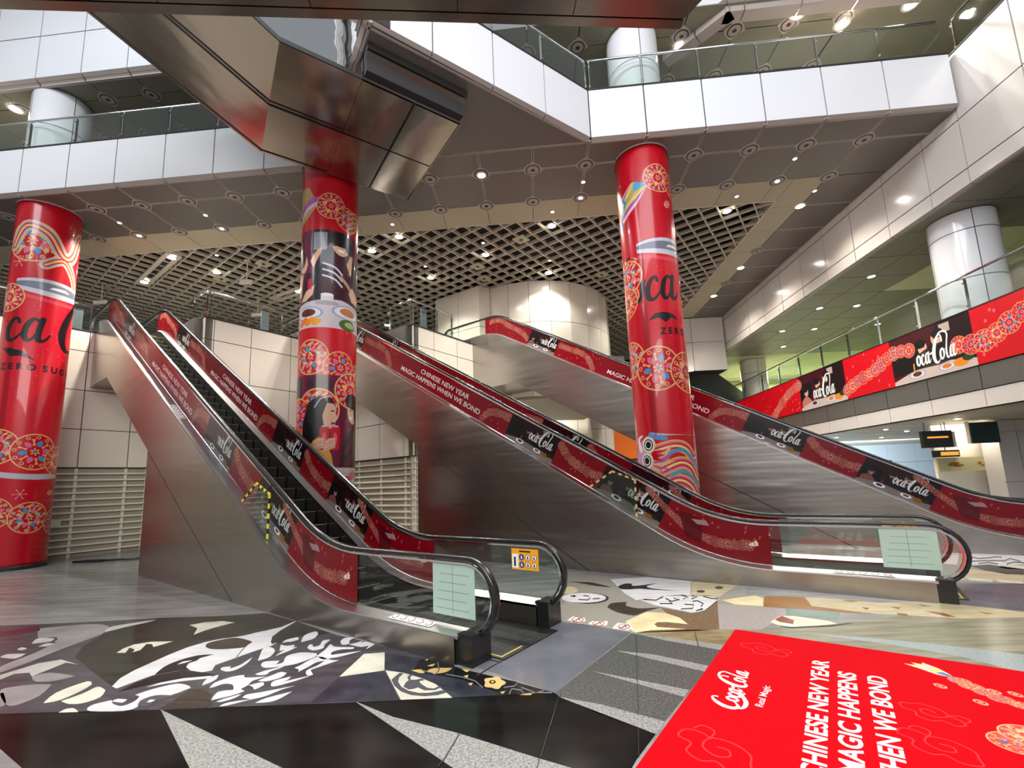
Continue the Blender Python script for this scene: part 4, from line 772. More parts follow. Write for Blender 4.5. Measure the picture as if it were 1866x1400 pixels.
(2,'whitemarble',[-2.531,4.788,-2.527,4.797,-2.516,4.823,-2.502,4.864,-2.487,4.936,-2.467,5.024,-2.433,5.08,-2.372,5.067,-2.3,5.019,-2.24,4.981,-2.196,4.97,-2.164,4.968,-2.151,4.968,-2.164,4.95,-2.196,4.909,-2.23,4.864,-2.271,4.81,-2.314,4.753,-2.334,4.727,-2.313,4.697,-2.273,4.643,-2.251,4.614,-2.255,4.608,-2.265,4.597,-2.276,4.591,-2.289,4.593,-2.305,4.601,-2.32,4.617,-2.338,4.643,-2.357,4.678,-2.366,4.716,-2.356,4.756,-2.334,4.799,-2.316,4.842,-2.306,4.891,-2.3,4.94,-2.298,4.962,-2.312,4.959,-2.342,4.947,-2.368,4.925,-2.381,4.887,-2.39,4.839,-2.4,4.794,-2.415,4.747,-2.431,4.702,-2.438,4.683,-2.443,4.699,-2.455,4.729,-2.461,4.746,-2.479,4.757,-2.513,4.777]),
(2,'whitemarble',[-2.856,4.653,-2.847,4.668,-2.826,4.701,-2.796,4.737,-2.749,4.779,-2.693,4.825,-2.666,4.846,-2.668,4.835,-2.674,4.809,-2.684,4.782,-2.701,4.758,-2.722,4.734,-2.737,4.709,-2.737,4.682,-2.732,4.655,-2.735,4.636,-2.756,4.627,-2.787,4.625,-2.813,4.627,-2.833,4.635,-2.849,4.647]),
(2,'whitemarble',[-2.731,4.496,-2.719,4.518,-2.692,4.565,-2.667,4.609,-2.651,4.643,-2.638,4.673,-2.621,4.691,-2.591,4.688,-2.558,4.672,-2.542,4.663,-2.539,4.642,-2.536,4.597,-2.544,4.556,-2.57,4.525,-2.606,4.498,-2.641,4.481,-2.678,4.48,-2.715,4.49]),
(2,'whitemarble',[-2.548,4.4,-2.556,4.416,-2.568,4.452,-2.565,4.489,-2.529,4.524,-2.478,4.559,-2.452,4.576,-2.449,4.562,-2.444,4.533,-2.444,4.506,-2.457,4.483,-2.475,4.461,-2.484,4.452,-2.428,4.487,-2.323,4.554,-2.266,4.591,-2.279,4.57,-2.311,4.525,-2.349,4.48,-2.397,4.436,-2.45,4.392,-2.493,4.366,-2.522,4.369,-2.541,4.388]),
(2,'whitemarble',[-3.108,4.358,-3.116,4.378,-3.132,4.423,-3.138,4.468,-3.125,4.507,-3.102,4.546,-3.073,4.58,-3.038,4.606,-2.999,4.627,-2.964,4.634,-2.945,4.619,-2.931,4.591,-2.903,4.572,-2.832,4.572,-2.747,4.581,-2.705,4.587,-2.723,4.571,-2.759,4.535,-2.783,4.498,-2.784,4.464,-2.774,4.43,-2.769,4.398,-2.775,4.366,-2.785,4.337,-2.79,4.325,-2.772,4.313,-2.739,4.292,-2.722,4.281,-2.728,4.267,-2.747,4.236,-2.775,4.203,-2.825,4.167,-2.884,4.129,-2.912,4.112,-2.928,4.145,-2.956,4.213,-2.965,4.27,-2.929,4.294,-2.874,4.304,-2.845,4.306,-2.859,4.329,-2.89,4.376,-2.925,4.415,-2.959,4.434,-2.997,4.443,-3.028,4.441,-3.048,4.425,-3.061,4.399,-3.073,4.378,-3.088,4.367,-3.101,4.36]),
(2,'whitemarble',[-2.759,4.398,-2.741,4.413,-2.703,4.443,-2.668,4.46,-2.643,4.445,-2.622,4.417,-2.613,4.403,-2.618,4.379,-2.629,4.335,-2.643,4.309,-2.659,4.317,-2.678,4.341,-2.697,4.363,-2.722,4.379,-2.747,4.392]),
(2,'whitemarble',[-2.844,4.082,-2.841,4.091,-2.831,4.112,-2.813,4.137,-2.777,4.168,-2.733,4.204,-2.711,4.22,-2.711,4.205,-2.715,4.173,-2.725,4.143,-2.744,4.118,-2.769,4.095,-2.792,4.08,-2.814,4.076,-2.834,4.079]),
(2,'whitemarble',[-2.758,4.001,-2.756,4.014,-2.745,4.042,-2.719,4.068,-2.66,4.09,-2.587,4.109,-2.55,4.118,-2.577,4.126,-2.627,4.142,-2.655,4.15,-2.659,4.161,-2.663,4.185,-2.655,4.208,-2.63,4.222,-2.592,4.234,-2.542,4.254,-2.457,4.295,-2.358,4.345,-2.309,4.369,-2.325,4.355,-2.358,4.324,-2.39,4.289,-2.414,4.25,-2.436,4.209,-2.463,4.172,-2.497,4.146,-2.536,4.124,-2.576,4.1,-2.619,4.069,-2.663,4.037,-2.699,4.013,-2.728,4.003,-2.75,4.0]),
(2,'whitemarble',[-2.476,4.051,-2.471,4.064,-2.457,4.096,-2.43,4.133,-2.373,4.178,-2.301,4.229,-2.266,4.253,-2.271,4.227,-2.284,4.174,-2.298,4.128,-2.312,4.101,-2.329,4.08,-2.353,4.065,-2.398,4.055,-2.45,4.051]),
(1,'navystone',[-1.984,4.032,-1.964,4.554,-1.566,4.678,-1.235,4.066]),
(2,'creammarble',[-1.962,4.549,-1.942,5.129,-1.723,5.161,-1.566,4.678]),
(1,'navystone',[-1.715,5.14,-1.359,5.009,-1.111,4.907,-1.265,4.915,-1.28,4.715,-0.76,4.436,-0.395,4.158,-0.323,4.112,-0.783,4.088,-0.991,4.362,-1.242,4.574,-1.56,4.696]),
(1,'creammarble',[-1.555,4.68,-1.357,4.615,-1.142,4.481,-0.96,4.334,-0.782,4.083,-1.218,4.063]),
(2,'slate2',[-1.424,4.459,-1.411,4.536,-1.395,4.611,-1.351,4.603,-1.366,4.514,-1.35,4.419,-1.285,4.307,-1.196,4.226,-1.09,4.179,-0.997,4.181,-0.911,4.215,-0.877,4.231,-0.844,4.18,-0.917,4.133,-1.028,4.118,-1.149,4.142,-1.264,4.216,-1.361,4.337]),
(2,'slate2',[-1.267,4.307,-1.272,4.388,-1.257,4.443,-1.289,4.51,-1.277,4.581,-1.241,4.567,-1.262,4.515,-1.241,4.451,-1.196,4.449,-1.141,4.475,-1.104,4.439,-1.151,4.419,-1.126,4.368,-1.044,4.279,-0.98,4.261,-0.938,4.312,-0.916,4.285,-0.961,4.23,-1.055,4.228,-1.13,4.288,-1.159,4.263,-1.203,4.252]),
(2,'blackstone',[-1.274,4.95,-1.021,4.867,-0.799,4.676,-0.268,4.373,0.081,4.14,-0.323,4.107,-0.395,4.158,-0.76,4.436,-1.172,4.601,-1.276,4.699]),
(3,'goldstone',[-1.131,4.645,-1.127,4.658,-1.111,4.685,-1.08,4.705,-1.014,4.709,-0.934,4.705,-0.895,4.703,-0.901,4.681,-0.917,4.639,-0.942,4.605,-0.979,4.588,-1.025,4.58,-1.065,4.58,-1.096,4.6,-1.121,4.629]),
(3,'goldstone',[-1.294,4.668,-1.273,4.673,-1.229,4.681,-1.192,4.679,-1.169,4.653,-1.152,4.617,-1.146,4.599,-1.154,4.597,-1.174,4.596,-1.198,4.602,-1.234,4.624,-1.274,4.653]),
(3,'goldstone',[-0.799,4.676,-0.778,4.671,-0.739,4.661,-0.718,4.656,-0.72,4.64,-0.725,4.61,-0.735,4.595,-0.757,4.617,-0.785,4.655]),
(3,'goldstone',[-0.753,4.507,-0.743,4.514,-0.724,4.527,-0.713,4.535,-0.712,4.517,-0.711,4.485,-0.71,4.468,-0.721,4.478,-0.742,4.497]),
(3,'goldstone',[-0.686,4.35,-0.675,4.353,-0.656,4.359,-0.645,4.362,-0.648,4.346,-0.652,4.316,-0.655,4.3,-0.663,4.313,-0.678,4.337]),
(3,'goldstone',[-0.384,4.17,-0.372,4.173,-0.351,4.178,-0.339,4.181,-0.344,4.168,-0.353,4.145,-0.358,4.132,-0.365,4.142,-0.377,4.16]),
(3,'goldstone',[-0.211,4.115,-0.185,4.12,-0.136,4.13,-0.11,4.135,-0.109,4.128,-0.111,4.115,-0.121,4.107,-0.152,4.107,-0.191,4.112]),
(3,'goldstone',[-1.162,4.774,-1.144,4.786,-1.11,4.808,-1.092,4.82,-1.093,4.805,-1.096,4.775,-1.104,4.755,-1.124,4.756,-1.15,4.767]),
(3,'goldstone',[-1.216,4.912,-1.212,4.924,-1.203,4.945,-1.199,4.957,-1.196,4.946,-1.192,4.923,-1.191,4.907,-1.199,4.905,-1.21,4.909]),
(3,'goldstone',[-0.631,4.531,-0.616,4.54,-0.588,4.557,-0.572,4.567,-0.581,4.562,-0.599,4.553,-0.614,4.545,-0.623,4.539,-0.629,4.533]),
(3,'goldstone',[-0.344,4.349,-0.35,4.323,-0.367,4.305,-0.379,4.291,-0.385,4.27,-0.391,4.244,-0.407,4.228,-0.429,4.23,-0.449,4.246,-0.466,4.258,-0.484,4.261,-0.507,4.264,-0.527,4.279,-0.535,4.306,-0.533,4.334,-0.532,4.357,-0.538,4.381,-0.547,4.41,-0.545,4.438,-0.527,4.453,-0.504,4.455,-0.485,4.456,-0.469,4.468,-0.451,4.484,-0.428,4.485,-0.409,4.465,-0.398,4.436,-0.388,4.413,-0.373,4.396,-0.354,4.376]),
(4,'blackstone',[-0.437,4.367,-0.439,4.348,-0.449,4.334,-0.464,4.33,-0.48,4.336,-0.493,4.35,-0.499,4.369,-0.497,4.388,-0.487,4.402,-0.472,4.407,-0.455,4.401,-0.442,4.386]),
(5,'goldstone',[-0.453,4.367,-0.455,4.356,-0.462,4.35,-0.471,4.35,-0.479,4.357,-0.482,4.368,-0.481,4.38,-0.474,4.386,-0.465,4.386,-0.457,4.379]),
(3,'vinestone',[-1.077,4.852,-1.021,4.657,-1.037,4.573,-1.189,4.671,-1.187,4.655,-1.033,4.556,-1.012,4.653,-1.068,4.854]),
(3,'vinestone',[-0.932,4.551,-0.769,4.485,-0.634,4.395,-0.546,4.259,-0.542,4.27,-0.632,4.409,-0.77,4.501,-0.933,4.568]),
(3,'vinestone',[-0.355,4.25,-0.262,4.273,-0.227,4.361,-0.293,4.423,-0.295,4.408,-0.235,4.355,-0.265,4.286,-0.357,4.264]),
(3,'vinestone',[-0.298,4.127,-0.283,4.222,-0.204,4.194,-0.178,4.119,-0.076,4.139,0.058,4.134,0.059,4.148,-0.077,4.153,-0.177,4.132,-0.201,4.207,-0.286,4.236,-0.306,4.133]),
(3,'vinestone',[-0.205,4.244,-0.077,4.139,-0.007,4.174,-0.009,4.187,-0.076,4.153,-0.203,4.258]),
(0,'blackgranite',[-5.018,3.921,-4.637,3.932,-3.244,3.963,-2.363,3.162,-2.062,2.886,-3.018,2.896,-3.55,3.181,-3.993,3.412,-4.918,3.846]),
(0,'blackgranite',[-3.239,3.963,-1.59,4.033,-0.606,3.134,-0.32,2.882,-1.296,2.892,-1.726,3.152]),
(0,'ltgranite',[-3.239,3.96,-1.73,3.152,-1.287,2.916,-2.017,2.848,-2.362,3.162]),
(0,'ltgranite',[-1.585,4.031,-1.197,3.782,-0.634,3.534,-0.053,3.222,0.142,3.123,0.477,2.934,-0.32,2.891,-0.604,3.134,-0.686,3.216]),
(0,'blackgranite',[-1.583,4.038,0.086,4.138,0.132,4.053,0.764,3.49,0.567,3.2,0.435,2.963,0.145,3.125,-0.053,3.225,-0.635,3.538,-1.198,3.786]),
(0,'ltgranite',[0.129,4.061,0.451,3.927,0.707,3.762,0.877,3.657,0.762,3.484,0.658,3.576,0.413,3.778]),
(0,'dkgranite',[0.079,4.129,1.036,5.603,1.121,5.549,1.856,5.037,0.877,3.66,0.708,3.765,0.451,3.93,0.125,4.068]),
(1,'ltgranite',[0.771,5.07,1.131,4.939,1.557,4.638,1.471,4.51,1.14,4.775]),
(1,'ltgranite',[0.455,4.57,0.841,4.358,1.216,4.148,1.134,4.028,0.822,4.274]),
(1,'ltgranite',[1.131,5.542,1.431,5.422,1.917,5.161,1.821,5.03,1.351,5.342]),
(0,'blugrey',[-0.061,6.257,0.5,5.982,1.039,5.632,0.081,4.144,-0.697,4.749,-0.974,4.846,-2.51,6.169,-2.549,7.599]),
(0,'tanmarble',[1.091,5.607,1.392,5.71,1.693,5.688,2.041,5.643,2.266,5.635,1.917,5.161,1.433,5.429]),
(0,'greige',[0.451,9.292,1.296,8.675,1.967,8.634,2.743,8.05,3.285,7.683,2.358,5.636,2.251,5.653,1.093,5.611,1.043,5.631,-0.036,6.292,0.365,6.952]),
(1,'whitemarble',[1.268,8.508,1.96,8.604,2.583,8.18,2.255,7.23,1.86,7.258,1.407,7.044,1.32,7.48]),
(1,'woodstone',[2.586,8.161,3.187,7.777,2.793,7.315,2.645,7.118,2.263,7.229]),
(2,'brownstone',[2.553,7.446,2.531,7.407,2.498,7.381,2.463,7.374,2.436,7.388,2.424,7.42,2.429,7.461,2.452,7.5,2.485,7.527,2.52,7.535,2.548,7.52,2.56,7.488]),
(2,'brownstone',[2.918,7.662,2.89,7.613,2.852,7.58,2.816,7.57,2.789,7.587,2.781,7.626,2.791,7.677,2.82,7.727,2.858,7.762,2.895,7.772,2.922,7.754,2.93,7.714]),
(2,'blackstone',[1.304,7.95,1.331,7.989,1.389,8.067,1.445,8.126,1.491,8.141,1.534,8.134,1.562,8.111,1.559,8.061,1.541,7.996,1.549,7.954,1.599,7.951,1.674,7.971,1.753,7.998,1.85,8.041,1.952,8.093,2.0,8.118,1.939,8.063,1.829,7.963,1.771,7.91,1.764,7.88,1.764,7.812,1.805,7.738,1.938,7.651,2.106,7.561,2.188,7.519,2.124,7.541,1.985,7.589,1.854,7.636,1.758,7.676,1.672,7.714,1.598,7.739,1.543,7.737,1.502,7.722,1.46,7.714,1.408,7.718,1.355,7.728,1.317,7.755,1.302,7.822,1.301,7.907]),
(1,'whitemarble',[1.474,7.037,1.843,7.26,2.114,7.281,2.534,7.185,2.593,6.988,2.16,6.396,1.978,6.358,1.594,6.769]),
(2,'blackstone',[1.508,7.037,1.685,6.986,1.842,7.176,1.848,7.231,1.697,7.043,1.523,7.095]),
(2,'blackstone',[1.839,7.073,1.878,6.902,2.031,6.995,1.978,7.115,1.957,7.059,2.028,7.031,1.895,6.957,1.862,7.125]),
(2,'blackstone',[2.119,7.251,2.175,7.118,2.095,7.067,2.084,7.013,2.2,7.146,2.143,7.308]),
(2,'blackstone',[2.249,7.164,2.323,7.152,2.21,7.055,2.199,7.002,2.341,7.15,2.271,7.224]),
(2,'blackstone',[2.169,6.872,2.241,6.898,2.265,6.751,2.193,6.637,2.195,6.604,2.29,6.776,2.264,6.951,2.186,6.927]),
(2,'blackstone',[2.007,6.732,2.12,6.694,2.063,6.57,1.903,6.557,1.888,6.508,2.052,6.522,2.143,6.739,2.025,6.785]),
(2,'blackstone',[2.407,7.127,2.481,7.004,2.565,6.962,2.589,7.017,2.505,7.06,2.432,7.184]),
(2,'blackstone',[1.683,6.795,1.861,6.778,1.866,6.955,1.842,6.91,1.872,6.83,1.697,6.848]),
(2,'blackstone',[2.059,6.409,2.18,6.484,2.174,6.56,2.153,6.513,2.188,6.528,2.071,6.455]),
(1,'brownstone',[1.032,7.192,1.002,7.097,0.946,7.017,0.87,6.959,0.781,6.925,0.686,6.92,0.595,6.944,0.515,6.994,0.453,7.067,0.415,7.158,0.407,7.258,0.429,7.357,0.482,7.445,0.561,7.513,0.657,7.552,0.76,7.558,0.859,7.53,0.942,7.471,1.002,7.389,1.033,7.292]),
(2,'whitemarble',[0.995,7.217,0.966,7.132,0.908,7.061,0.829,7.009,0.734,6.98,0.633,6.977,0.534,7.0,0.446,7.047,0.378,7.115,0.335,7.197,0.324,7.288,0.346,7.376,0.401,7.455,0.483,7.514,0.584,7.547,0.694,7.55,0.8,7.523,0.891,7.469,0.957,7.394,0.993,7.307]),
(3,'blackstone',[0.465,7.362,0.554,7.375,0.512,7.332,0.518,7.288,0.564,7.424,0.468,7.414]),
(3,'blackstone',[0.57,7.139,0.707,7.092,0.763,7.23,0.756,7.267,0.71,7.14,0.576,7.188]),
(3,'blackstone',[0.784,7.151,0.893,7.175,0.898,7.224,0.789,7.201]),
(3,'blackstone',[0.664,7.362,0.748,7.31,0.756,7.361,0.671,7.414]),
(1,'woodstone',[0.62,7.756,0.605,7.683,0.577,7.62,0.537,7.573,0.491,7.546,0.441,7.54,0.393,7.557,0.351,7.594,0.319,7.65,0.299,7.718,0.295,7.794,0.307,7.869,0.334,7.936,0.374,7.988,0.423,8.018,0.476,8.025,0.527,8.006,0.57,7.964,0.602,7.904,0.619,7.832]),
(2,'brownstone',[0.484,8.436,0.531,8.421,0.632,8.388,0.728,8.356,0.794,8.344,0.855,8.333,0.925,8.284,1.03,8.145,1.139,7.976,1.188,7.896,1.148,7.912,1.06,7.954,0.97,8.008,0.894,8.075,0.816,8.156,0.736,8.234,0.635,8.318,0.532,8.399]),
(1,'brownstone',[0.933,6.71,0.945,6.754,0.978,6.845,1.025,6.919,1.108,6.949,1.206,6.959,1.253,6.96,1.239,6.912,1.214,6.823,1.2,6.776,1.221,6.738,1.274,6.664,1.345,6.612,1.459,6.61,1.593,6.629,1.657,6.642,1.602,6.601,1.487,6.516,1.384,6.438,1.32,6.373,1.267,6.314,1.212,6.291,1.145,6.325,1.073,6.394,1.014,6.471,0.973,6.563,0.944,6.663]),
(1,'brownmosaic',[1.654,6.63,1.969,6.332,2.169,6.423,2.536,6.928,2.062,5.666,1.707,5.675,1.194,5.637,1.096,5.623,1.306,5.757,1.418,5.975,1.65,6.387]),
(2,'creamstone',[1.058,6.052,1.414,6.435,1.642,6.361,1.758,6.142,1.774,5.877,1.563,5.978,1.436,5.988,1.379,5.908,1.385,5.795,1.69,5.707,1.29,5.693,1.096,5.623,1.055,5.689]),
(3,'stickerwhite',[0.335,6.159,0.415,6.307,0.563,6.242,0.562,6.101,0.468,6.05]),
(4,'stickerred',[0.547,6.164,0.533,6.113,0.508,6.074,0.475,6.055,0.441,6.057,0.412,6.082,0.394,6.125,0.39,6.177,0.402,6.229,0.428,6.27,0.462,6.291,0.497,6.288,0.527,6.261,0.544,6.217]),
(5,'stickerwhite',[0.533,6.165,0.523,6.127,0.502,6.098,0.475,6.083,0.446,6.085,0.422,6.104,0.407,6.136,0.404,6.176,0.414,6.215,0.435,6.245,0.462,6.261,0.491,6.258,0.516,6.238,0.531,6.205]),
(6,'blackstone',[0.445,6.109,0.488,6.211,0.485,6.123,0.499,6.135,0.491,6.248,0.438,6.136]),
(7,'stickerred',[0.403,6.093,0.536,6.222,0.536,6.25,0.402,6.119]),
(3,'stickerwhite',[0.58,5.994,0.651,6.094,0.84,6.069,0.8,5.907,0.684,5.902]),
(4,'stickerred',[0.786,5.986,0.772,5.938,0.745,5.902,0.713,5.883,0.68,5.886,0.653,5.909,0.637,5.949,0.636,5.998,0.65,6.047,0.676,6.085,0.71,6.105,0.744,6.102,0.771,6.077,0.786,6.036]),
(5,'stickerwhite',[0.773,5.987,0.762,5.951,0.74,5.924,0.714,5.91,0.686,5.912,0.664,5.93,0.65,5.96,0.649,5.997,0.66,6.033,0.681,6.062,0.709,6.076,0.737,6.074,0.76,6.056,0.773,6.024]),
(6,'blackstone',[0.686,5.934,0.732,6.03,0.725,5.947,0.739,5.958,0.736,6.065,0.681,5.96]),
(7,'stickerred',[0.645,5.919,0.779,6.041,0.779,6.066,0.645,5.944]),
(3,'stickerwhite',[0.845,5.791,0.944,5.989,1.096,5.953,1.087,5.773,1.016,5.7]),
(4,'stickerred',[1.07,5.833,1.054,5.788,1.026,5.754,0.994,5.736,0.962,5.738,0.937,5.76,0.924,5.798,0.925,5.844,0.941,5.89,0.968,5.927,1.002,5.946,1.035,5.943,1.06,5.92,1.073,5.88]),
(5,'stickerwhite',[1.058,5.834,1.045,5.801,1.023,5.775,0.996,5.761,0.97,5.763,0.949,5.78,0.937,5.809,0.938,5.843,0.95,5.878,0.972,5.905,0.999,5.919,1.027,5.917,1.048,5.899,1.059,5.87]),
(6,'blackstone',[0.97,5.785,1.019,5.875,1.009,5.797,1.023,5.807,1.025,5.908,0.967,5.809]),
(7,'stickerred',[0.93,5.77,1.065,5.885,1.067,5.909,0.931,5.793]),
(0,'olivemarble',[2.063,5.645,2.81,5.631,3.642,5.879,4.421,6.016,4.941,5.838,5.613,5.828,4.08,4.328,3.853,4.628,2.27,5.641]),
(1,'speckle',[2.465,6.739,2.676,6.675,2.983,6.521,3.212,6.419,3.078,6.131,2.525,5.623,2.064,5.656]),
(1,'creamstone',[2.599,6.932,3.16,7.13,3.207,6.98,3.002,6.56,2.684,6.692]),
(1,'bronzestone',[3.297,7.115,3.772,6.967,3.603,6.503,4.136,6.111,3.782,6.215,3.476,6.395,3.002,6.56]),
(1,'woodstone',[3.783,6.966,4.176,6.787,4.537,6.577,5.228,6.609,5.822,6.033,5.631,5.846,4.958,5.856,4.436,6.036,4.136,6.111,3.616,6.518]),
(2,'bronzestone',[4.165,6.77,4.398,6.72,4.219,6.651]),
(2,'bronzestone',[4.182,6.408,4.254,6.362,4.154,6.279]),
(2,'bronzestone',[4.543,6.413,4.634,6.342,4.54,6.274]),
(2,'bronzestone',[4.405,6.123,4.491,6.08,4.457,6.013,4.357,6.035]),
(2,'bronzestone',[4.787,6.176,4.922,6.078,4.926,5.905,4.836,5.933]),
(2,'bronzestone',[4.943,6.495,5.026,6.367,4.93,6.376]),
(2,'bronzestone',[5.357,6.125,5.449,5.996,5.342,5.985]),
(2,'bronzestone',[4.163,6.7,3.954,6.351,4.069,6.54]),
(1,'greengrey',[3.212,6.419,3.769,6.194,3.534,5.907,3.349,6.038,3.078,6.131]),
(2,'creammarble',[3.145,6.104,3.438,5.863,3.463,5.721,2.913,5.684,2.778,5.787,2.75,5.885,2.99,6.117]),
(3,'redmarble',[2.856,5.976,3.009,6.116,3.057,5.926,2.969,5.785,2.863,5.876]),
(3,'blackstone',[2.777,5.712,2.913,5.684,3.189,5.706,3.653,5.782,3.318,5.671,2.897,5.655]),
(1,'bluestone',[2.938,5.467,3.153,5.408,3.566,5.248,4.046,5.021,4.514,4.753,4.113,4.36,3.938,4.723,3.584,5.05]),
(0,'blugrey',[6.089,7.671,6.071,7.598,7.209,7.391,7.338,7.273,5.798,5.673,5.873,6.083,5.188,6.577]),
(0,'greige',[8.092,10.268,9.491,9.625,9.656,9.466,7.359,7.293,6.459,7.623,6.234,7.859]),
(1,'whitemarble',[8.815,9.981,9.455,9.589,8.623,8.775,8.121,8.686,8.119,8.859,7.749,8.816]),
(1,'whitemarble',[8.519,10.134,8.662,10.058,7.575,8.88,7.456,9.116]),
(2,'slate',[8.393,9.508,8.377,9.347,8.608,9.386,8.817,9.469,8.87,9.418,8.991,9.54,8.936,9.593,8.722,9.508,8.491,9.468,8.51,9.63]),
(2,'slate',[8.025,9.102,8.246,9.138,8.407,9.11,8.568,9.082,8.679,9.196,8.518,9.225,8.354,9.254,8.128,9.217]),
(2,'slate',[8.514,9.022,8.868,9.258,8.767,8.975,8.882,9.082,8.985,9.377,8.607,9.128]),
(2,'slate',[7.958,8.895,8.203,8.961,8.192,8.787,8.297,8.891,8.309,9.072,8.057,9.004]),
(2,'slate',[8.322,8.767,8.602,8.929,8.691,8.842,8.802,8.949,8.71,9.039,8.416,8.869]),
(1,'brownstone',[7.684,8.758,8.09,8.829,8.11,8.688,8.218,8.378,7.799,7.968,7.613,8.051,7.568,8.354]),
(1,'creammarble',[8.006,8.605,8.332,8.72,8.503,8.658,8.19,8.351,8.0,8.444]),
(1,'woodstone',[7.447,8.498,7.543,8.327,7.774,7.943,7.287,7.467,6.718,7.793]),
(2,'creammarble',[6.842,7.883,7.056,7.722,6.933,7.561,6.721,7.715]),
(2,'creammarble',[7.112,7.714,7.332,7.558,7.222,7.403,6.997,7.553]),
(2,'creammarble',[6.764,7.893,6.685,7.745,6.58,7.759]),
(8,'joint',[-0.558,4.619,-0.433,4.821,-0.243,5.127,-0.178,5.495,-0.185,5.503,-0.248,5.138,-0.437,4.832,-0.562,4.629]),
(8,'joint',[-0.562,4.629,-0.663,4.43,-0.658,4.422,-0.558,4.619]),
(8,'joint',[-0.421,4.825,-0.77,5.019,-0.77,5.006,-0.421,4.813]),
(8,'joint',[0.114,4.068,0.028,3.617,-0.045,3.232,-0.041,3.23,0.032,3.615,0.119,4.066]),
(8,'joint',[-0.629,3.528,-0.681,3.215,-0.704,3.137,-0.7,3.134,-0.677,3.212,-0.625,3.524]),
(8,'joint',[-0.053,3.225,-0.071,3.126,-0.067,3.125,-0.05,3.223]),
(8,'joint',[1.077,5.552,0.821,4.337,0.699,3.746,0.702,3.746,0.826,4.337,1.082,5.552]),
(8,'joint',[0.661,3.576,0.586,3.224,0.589,3.224,0.664,3.576]),
(8,'joint',[0.114,4.056,0.033,3.622,0.036,3.62,0.117,4.054]),
(8,'joint',[-3.489,5.476,-3.365,5.118,-3.357,5.112,-3.481,5.469]),
(8,'joint',[1.744,5.555,1.629,5.117,1.636,5.119,1.751,5.558]),
]
# ------------------------------------------------------------------ floor with stone inlays
floor = struct('floor')
m = MB(); m.box((-45, -14, -.2), (40, 45, 0)); m.build('floor_slab', 'floor_base', floor)
for lay, mn, c in INLAYS:
    P = [(c[i], c[i + 1]) for i in range(0, len(c), 2)]
    m = MB()
    try: m.prism(P, -.02, .0012 + .0009 * lay)
    except Exception: continue
    m.build('stone_inlay', mn, floor)
# joints of the large floor slabs near the camera (dark lines in the stone)
# ------------------------------------------------------------------ sawtooth wall under the upper concourse
wall = struct('wall_back')
ZS = [2.8, 4.04, 5.33, 6.64, 7.33]
def wall_run(p, q, cuts, z_lo=2.8, louvre=True, mat_='cream_panel', zs=ZS):
    p, q = Vector(p), Vector(q); d = (q - p); L = d.length; d.normalize(); n = Vector((d.y, -d.x, 0))      # n: outwards (right of travel)
    F = lambda a, b, c: p + d * a + n * b + Vector((0, 0, c))
    m = MB(); m.box((0, -.25, 2.78 if louvre else 0), (L, -.045, 7.33), 0, F); m.build('wall_core', 'black_seam', wall)
    cs = [0] + [c for c in cuts if 0.05 < c < L - .05] + [L]
    for i in range(len(cs) - 1):
        for j in range(len(zs) - 1):
            m = MB(); m.box((cs[i] + .012, -.04, zs[j] + .012), (cs[i + 1] - .012, 0, zs[j + 1] - .012), 0, F); m.build('wall_panel', mat_, wall)
    if louvre:
        m = MB(); m.box((0, -.16, 0), (L, -.12, 2.8), 0, F); m.build('louvre_backing', 'louvre_back', wall)
        k = 0; z = .12
        while z < 2.75:
            m = MB(); m.add([F(0, -.10, z + .03), F(L, -.10, z + .03), F(L, 0, z), F(0, 0, z), F(0, -.10, z + .06), F(L, -.10, z + .06), F(L, 0, z + .045), F(0, 0, z + .045)], [(3, 2, 1, 0), (4, 5, 6, 7), (0, 1, 5, 4), (1, 2, 6, 5), (2, 3, 7, 6), (3, 0, 4, 7)])
            m.build('louvre_slat', 'louvre', wall); z += .205
        for a in [c for c in cs[1:-1]] + [.06, L - .06]:
            m = MB(); m.box((a - .04, -.115, 0), (a + .04, -.07, 2.8), 0, F); m.build('louvre_post', 'louvre', wall)
    m = MB(); m.box((0, -.26, 7.33), (L, .02, 7.37), 0, F); m.build('coping', 'black_seam', wall)
SA, SB, SC = -19.9, -15.75, -11.55
wall_run(SD(SA, -4.5, 0), SD(SA, 5.24, 0), [.9, 2.3, 3.7, 5.1, 6.3, 7.85, 9.1])
wall_run(SD(SA, 5.24, 0), SD(SB, 5.24, 0), [1.1, 2.4, 3.7])
wall_run(SD(SB, 5.24, 0), SD(SB, 10.09, 0), [.30, 1.42, 2.78, 3.9])
wall_run(SD(SB, 10.09, 0), SD(SC, 10.09, 0), [1.1, 2.4, 3.7])
wall_run(SD(SC, 10.09, 0), SD(SC, 15.3, 0), [.10, 1.0, 2.2, 3.5, 4.6])
m = MB(); F = SD
bx = SD(SA, 2.35, 1.0); m.box((SA, 2.1, .98), (SA + .03, 2.42, 1.2), 0, F); m.box((SA, 2.42, .98), (SA + .025, 3.1, 1.2), 1, F); m.build('access_hatch', ['white_print', 'louvre'], wall)
# upper concourse slab
f2 = struct('floor.001')
poly = [tuple(SD(*p, 0)[:2]) for p in [(-30, -4.5), (SA - .2, -4.5), (SA - .2, 5.04), (SB - .2, 5.04), (SB - .2, 9.9), (SC - .2, 9.9), (SC - .2, 15.2)]] + [(4.3, 20.2), (4.3, 38), (-30, 38)]
m = MB(); m.prism(poly, 6.0, 7.31); m.build('concourse_slab', 'grey_panel', f2)
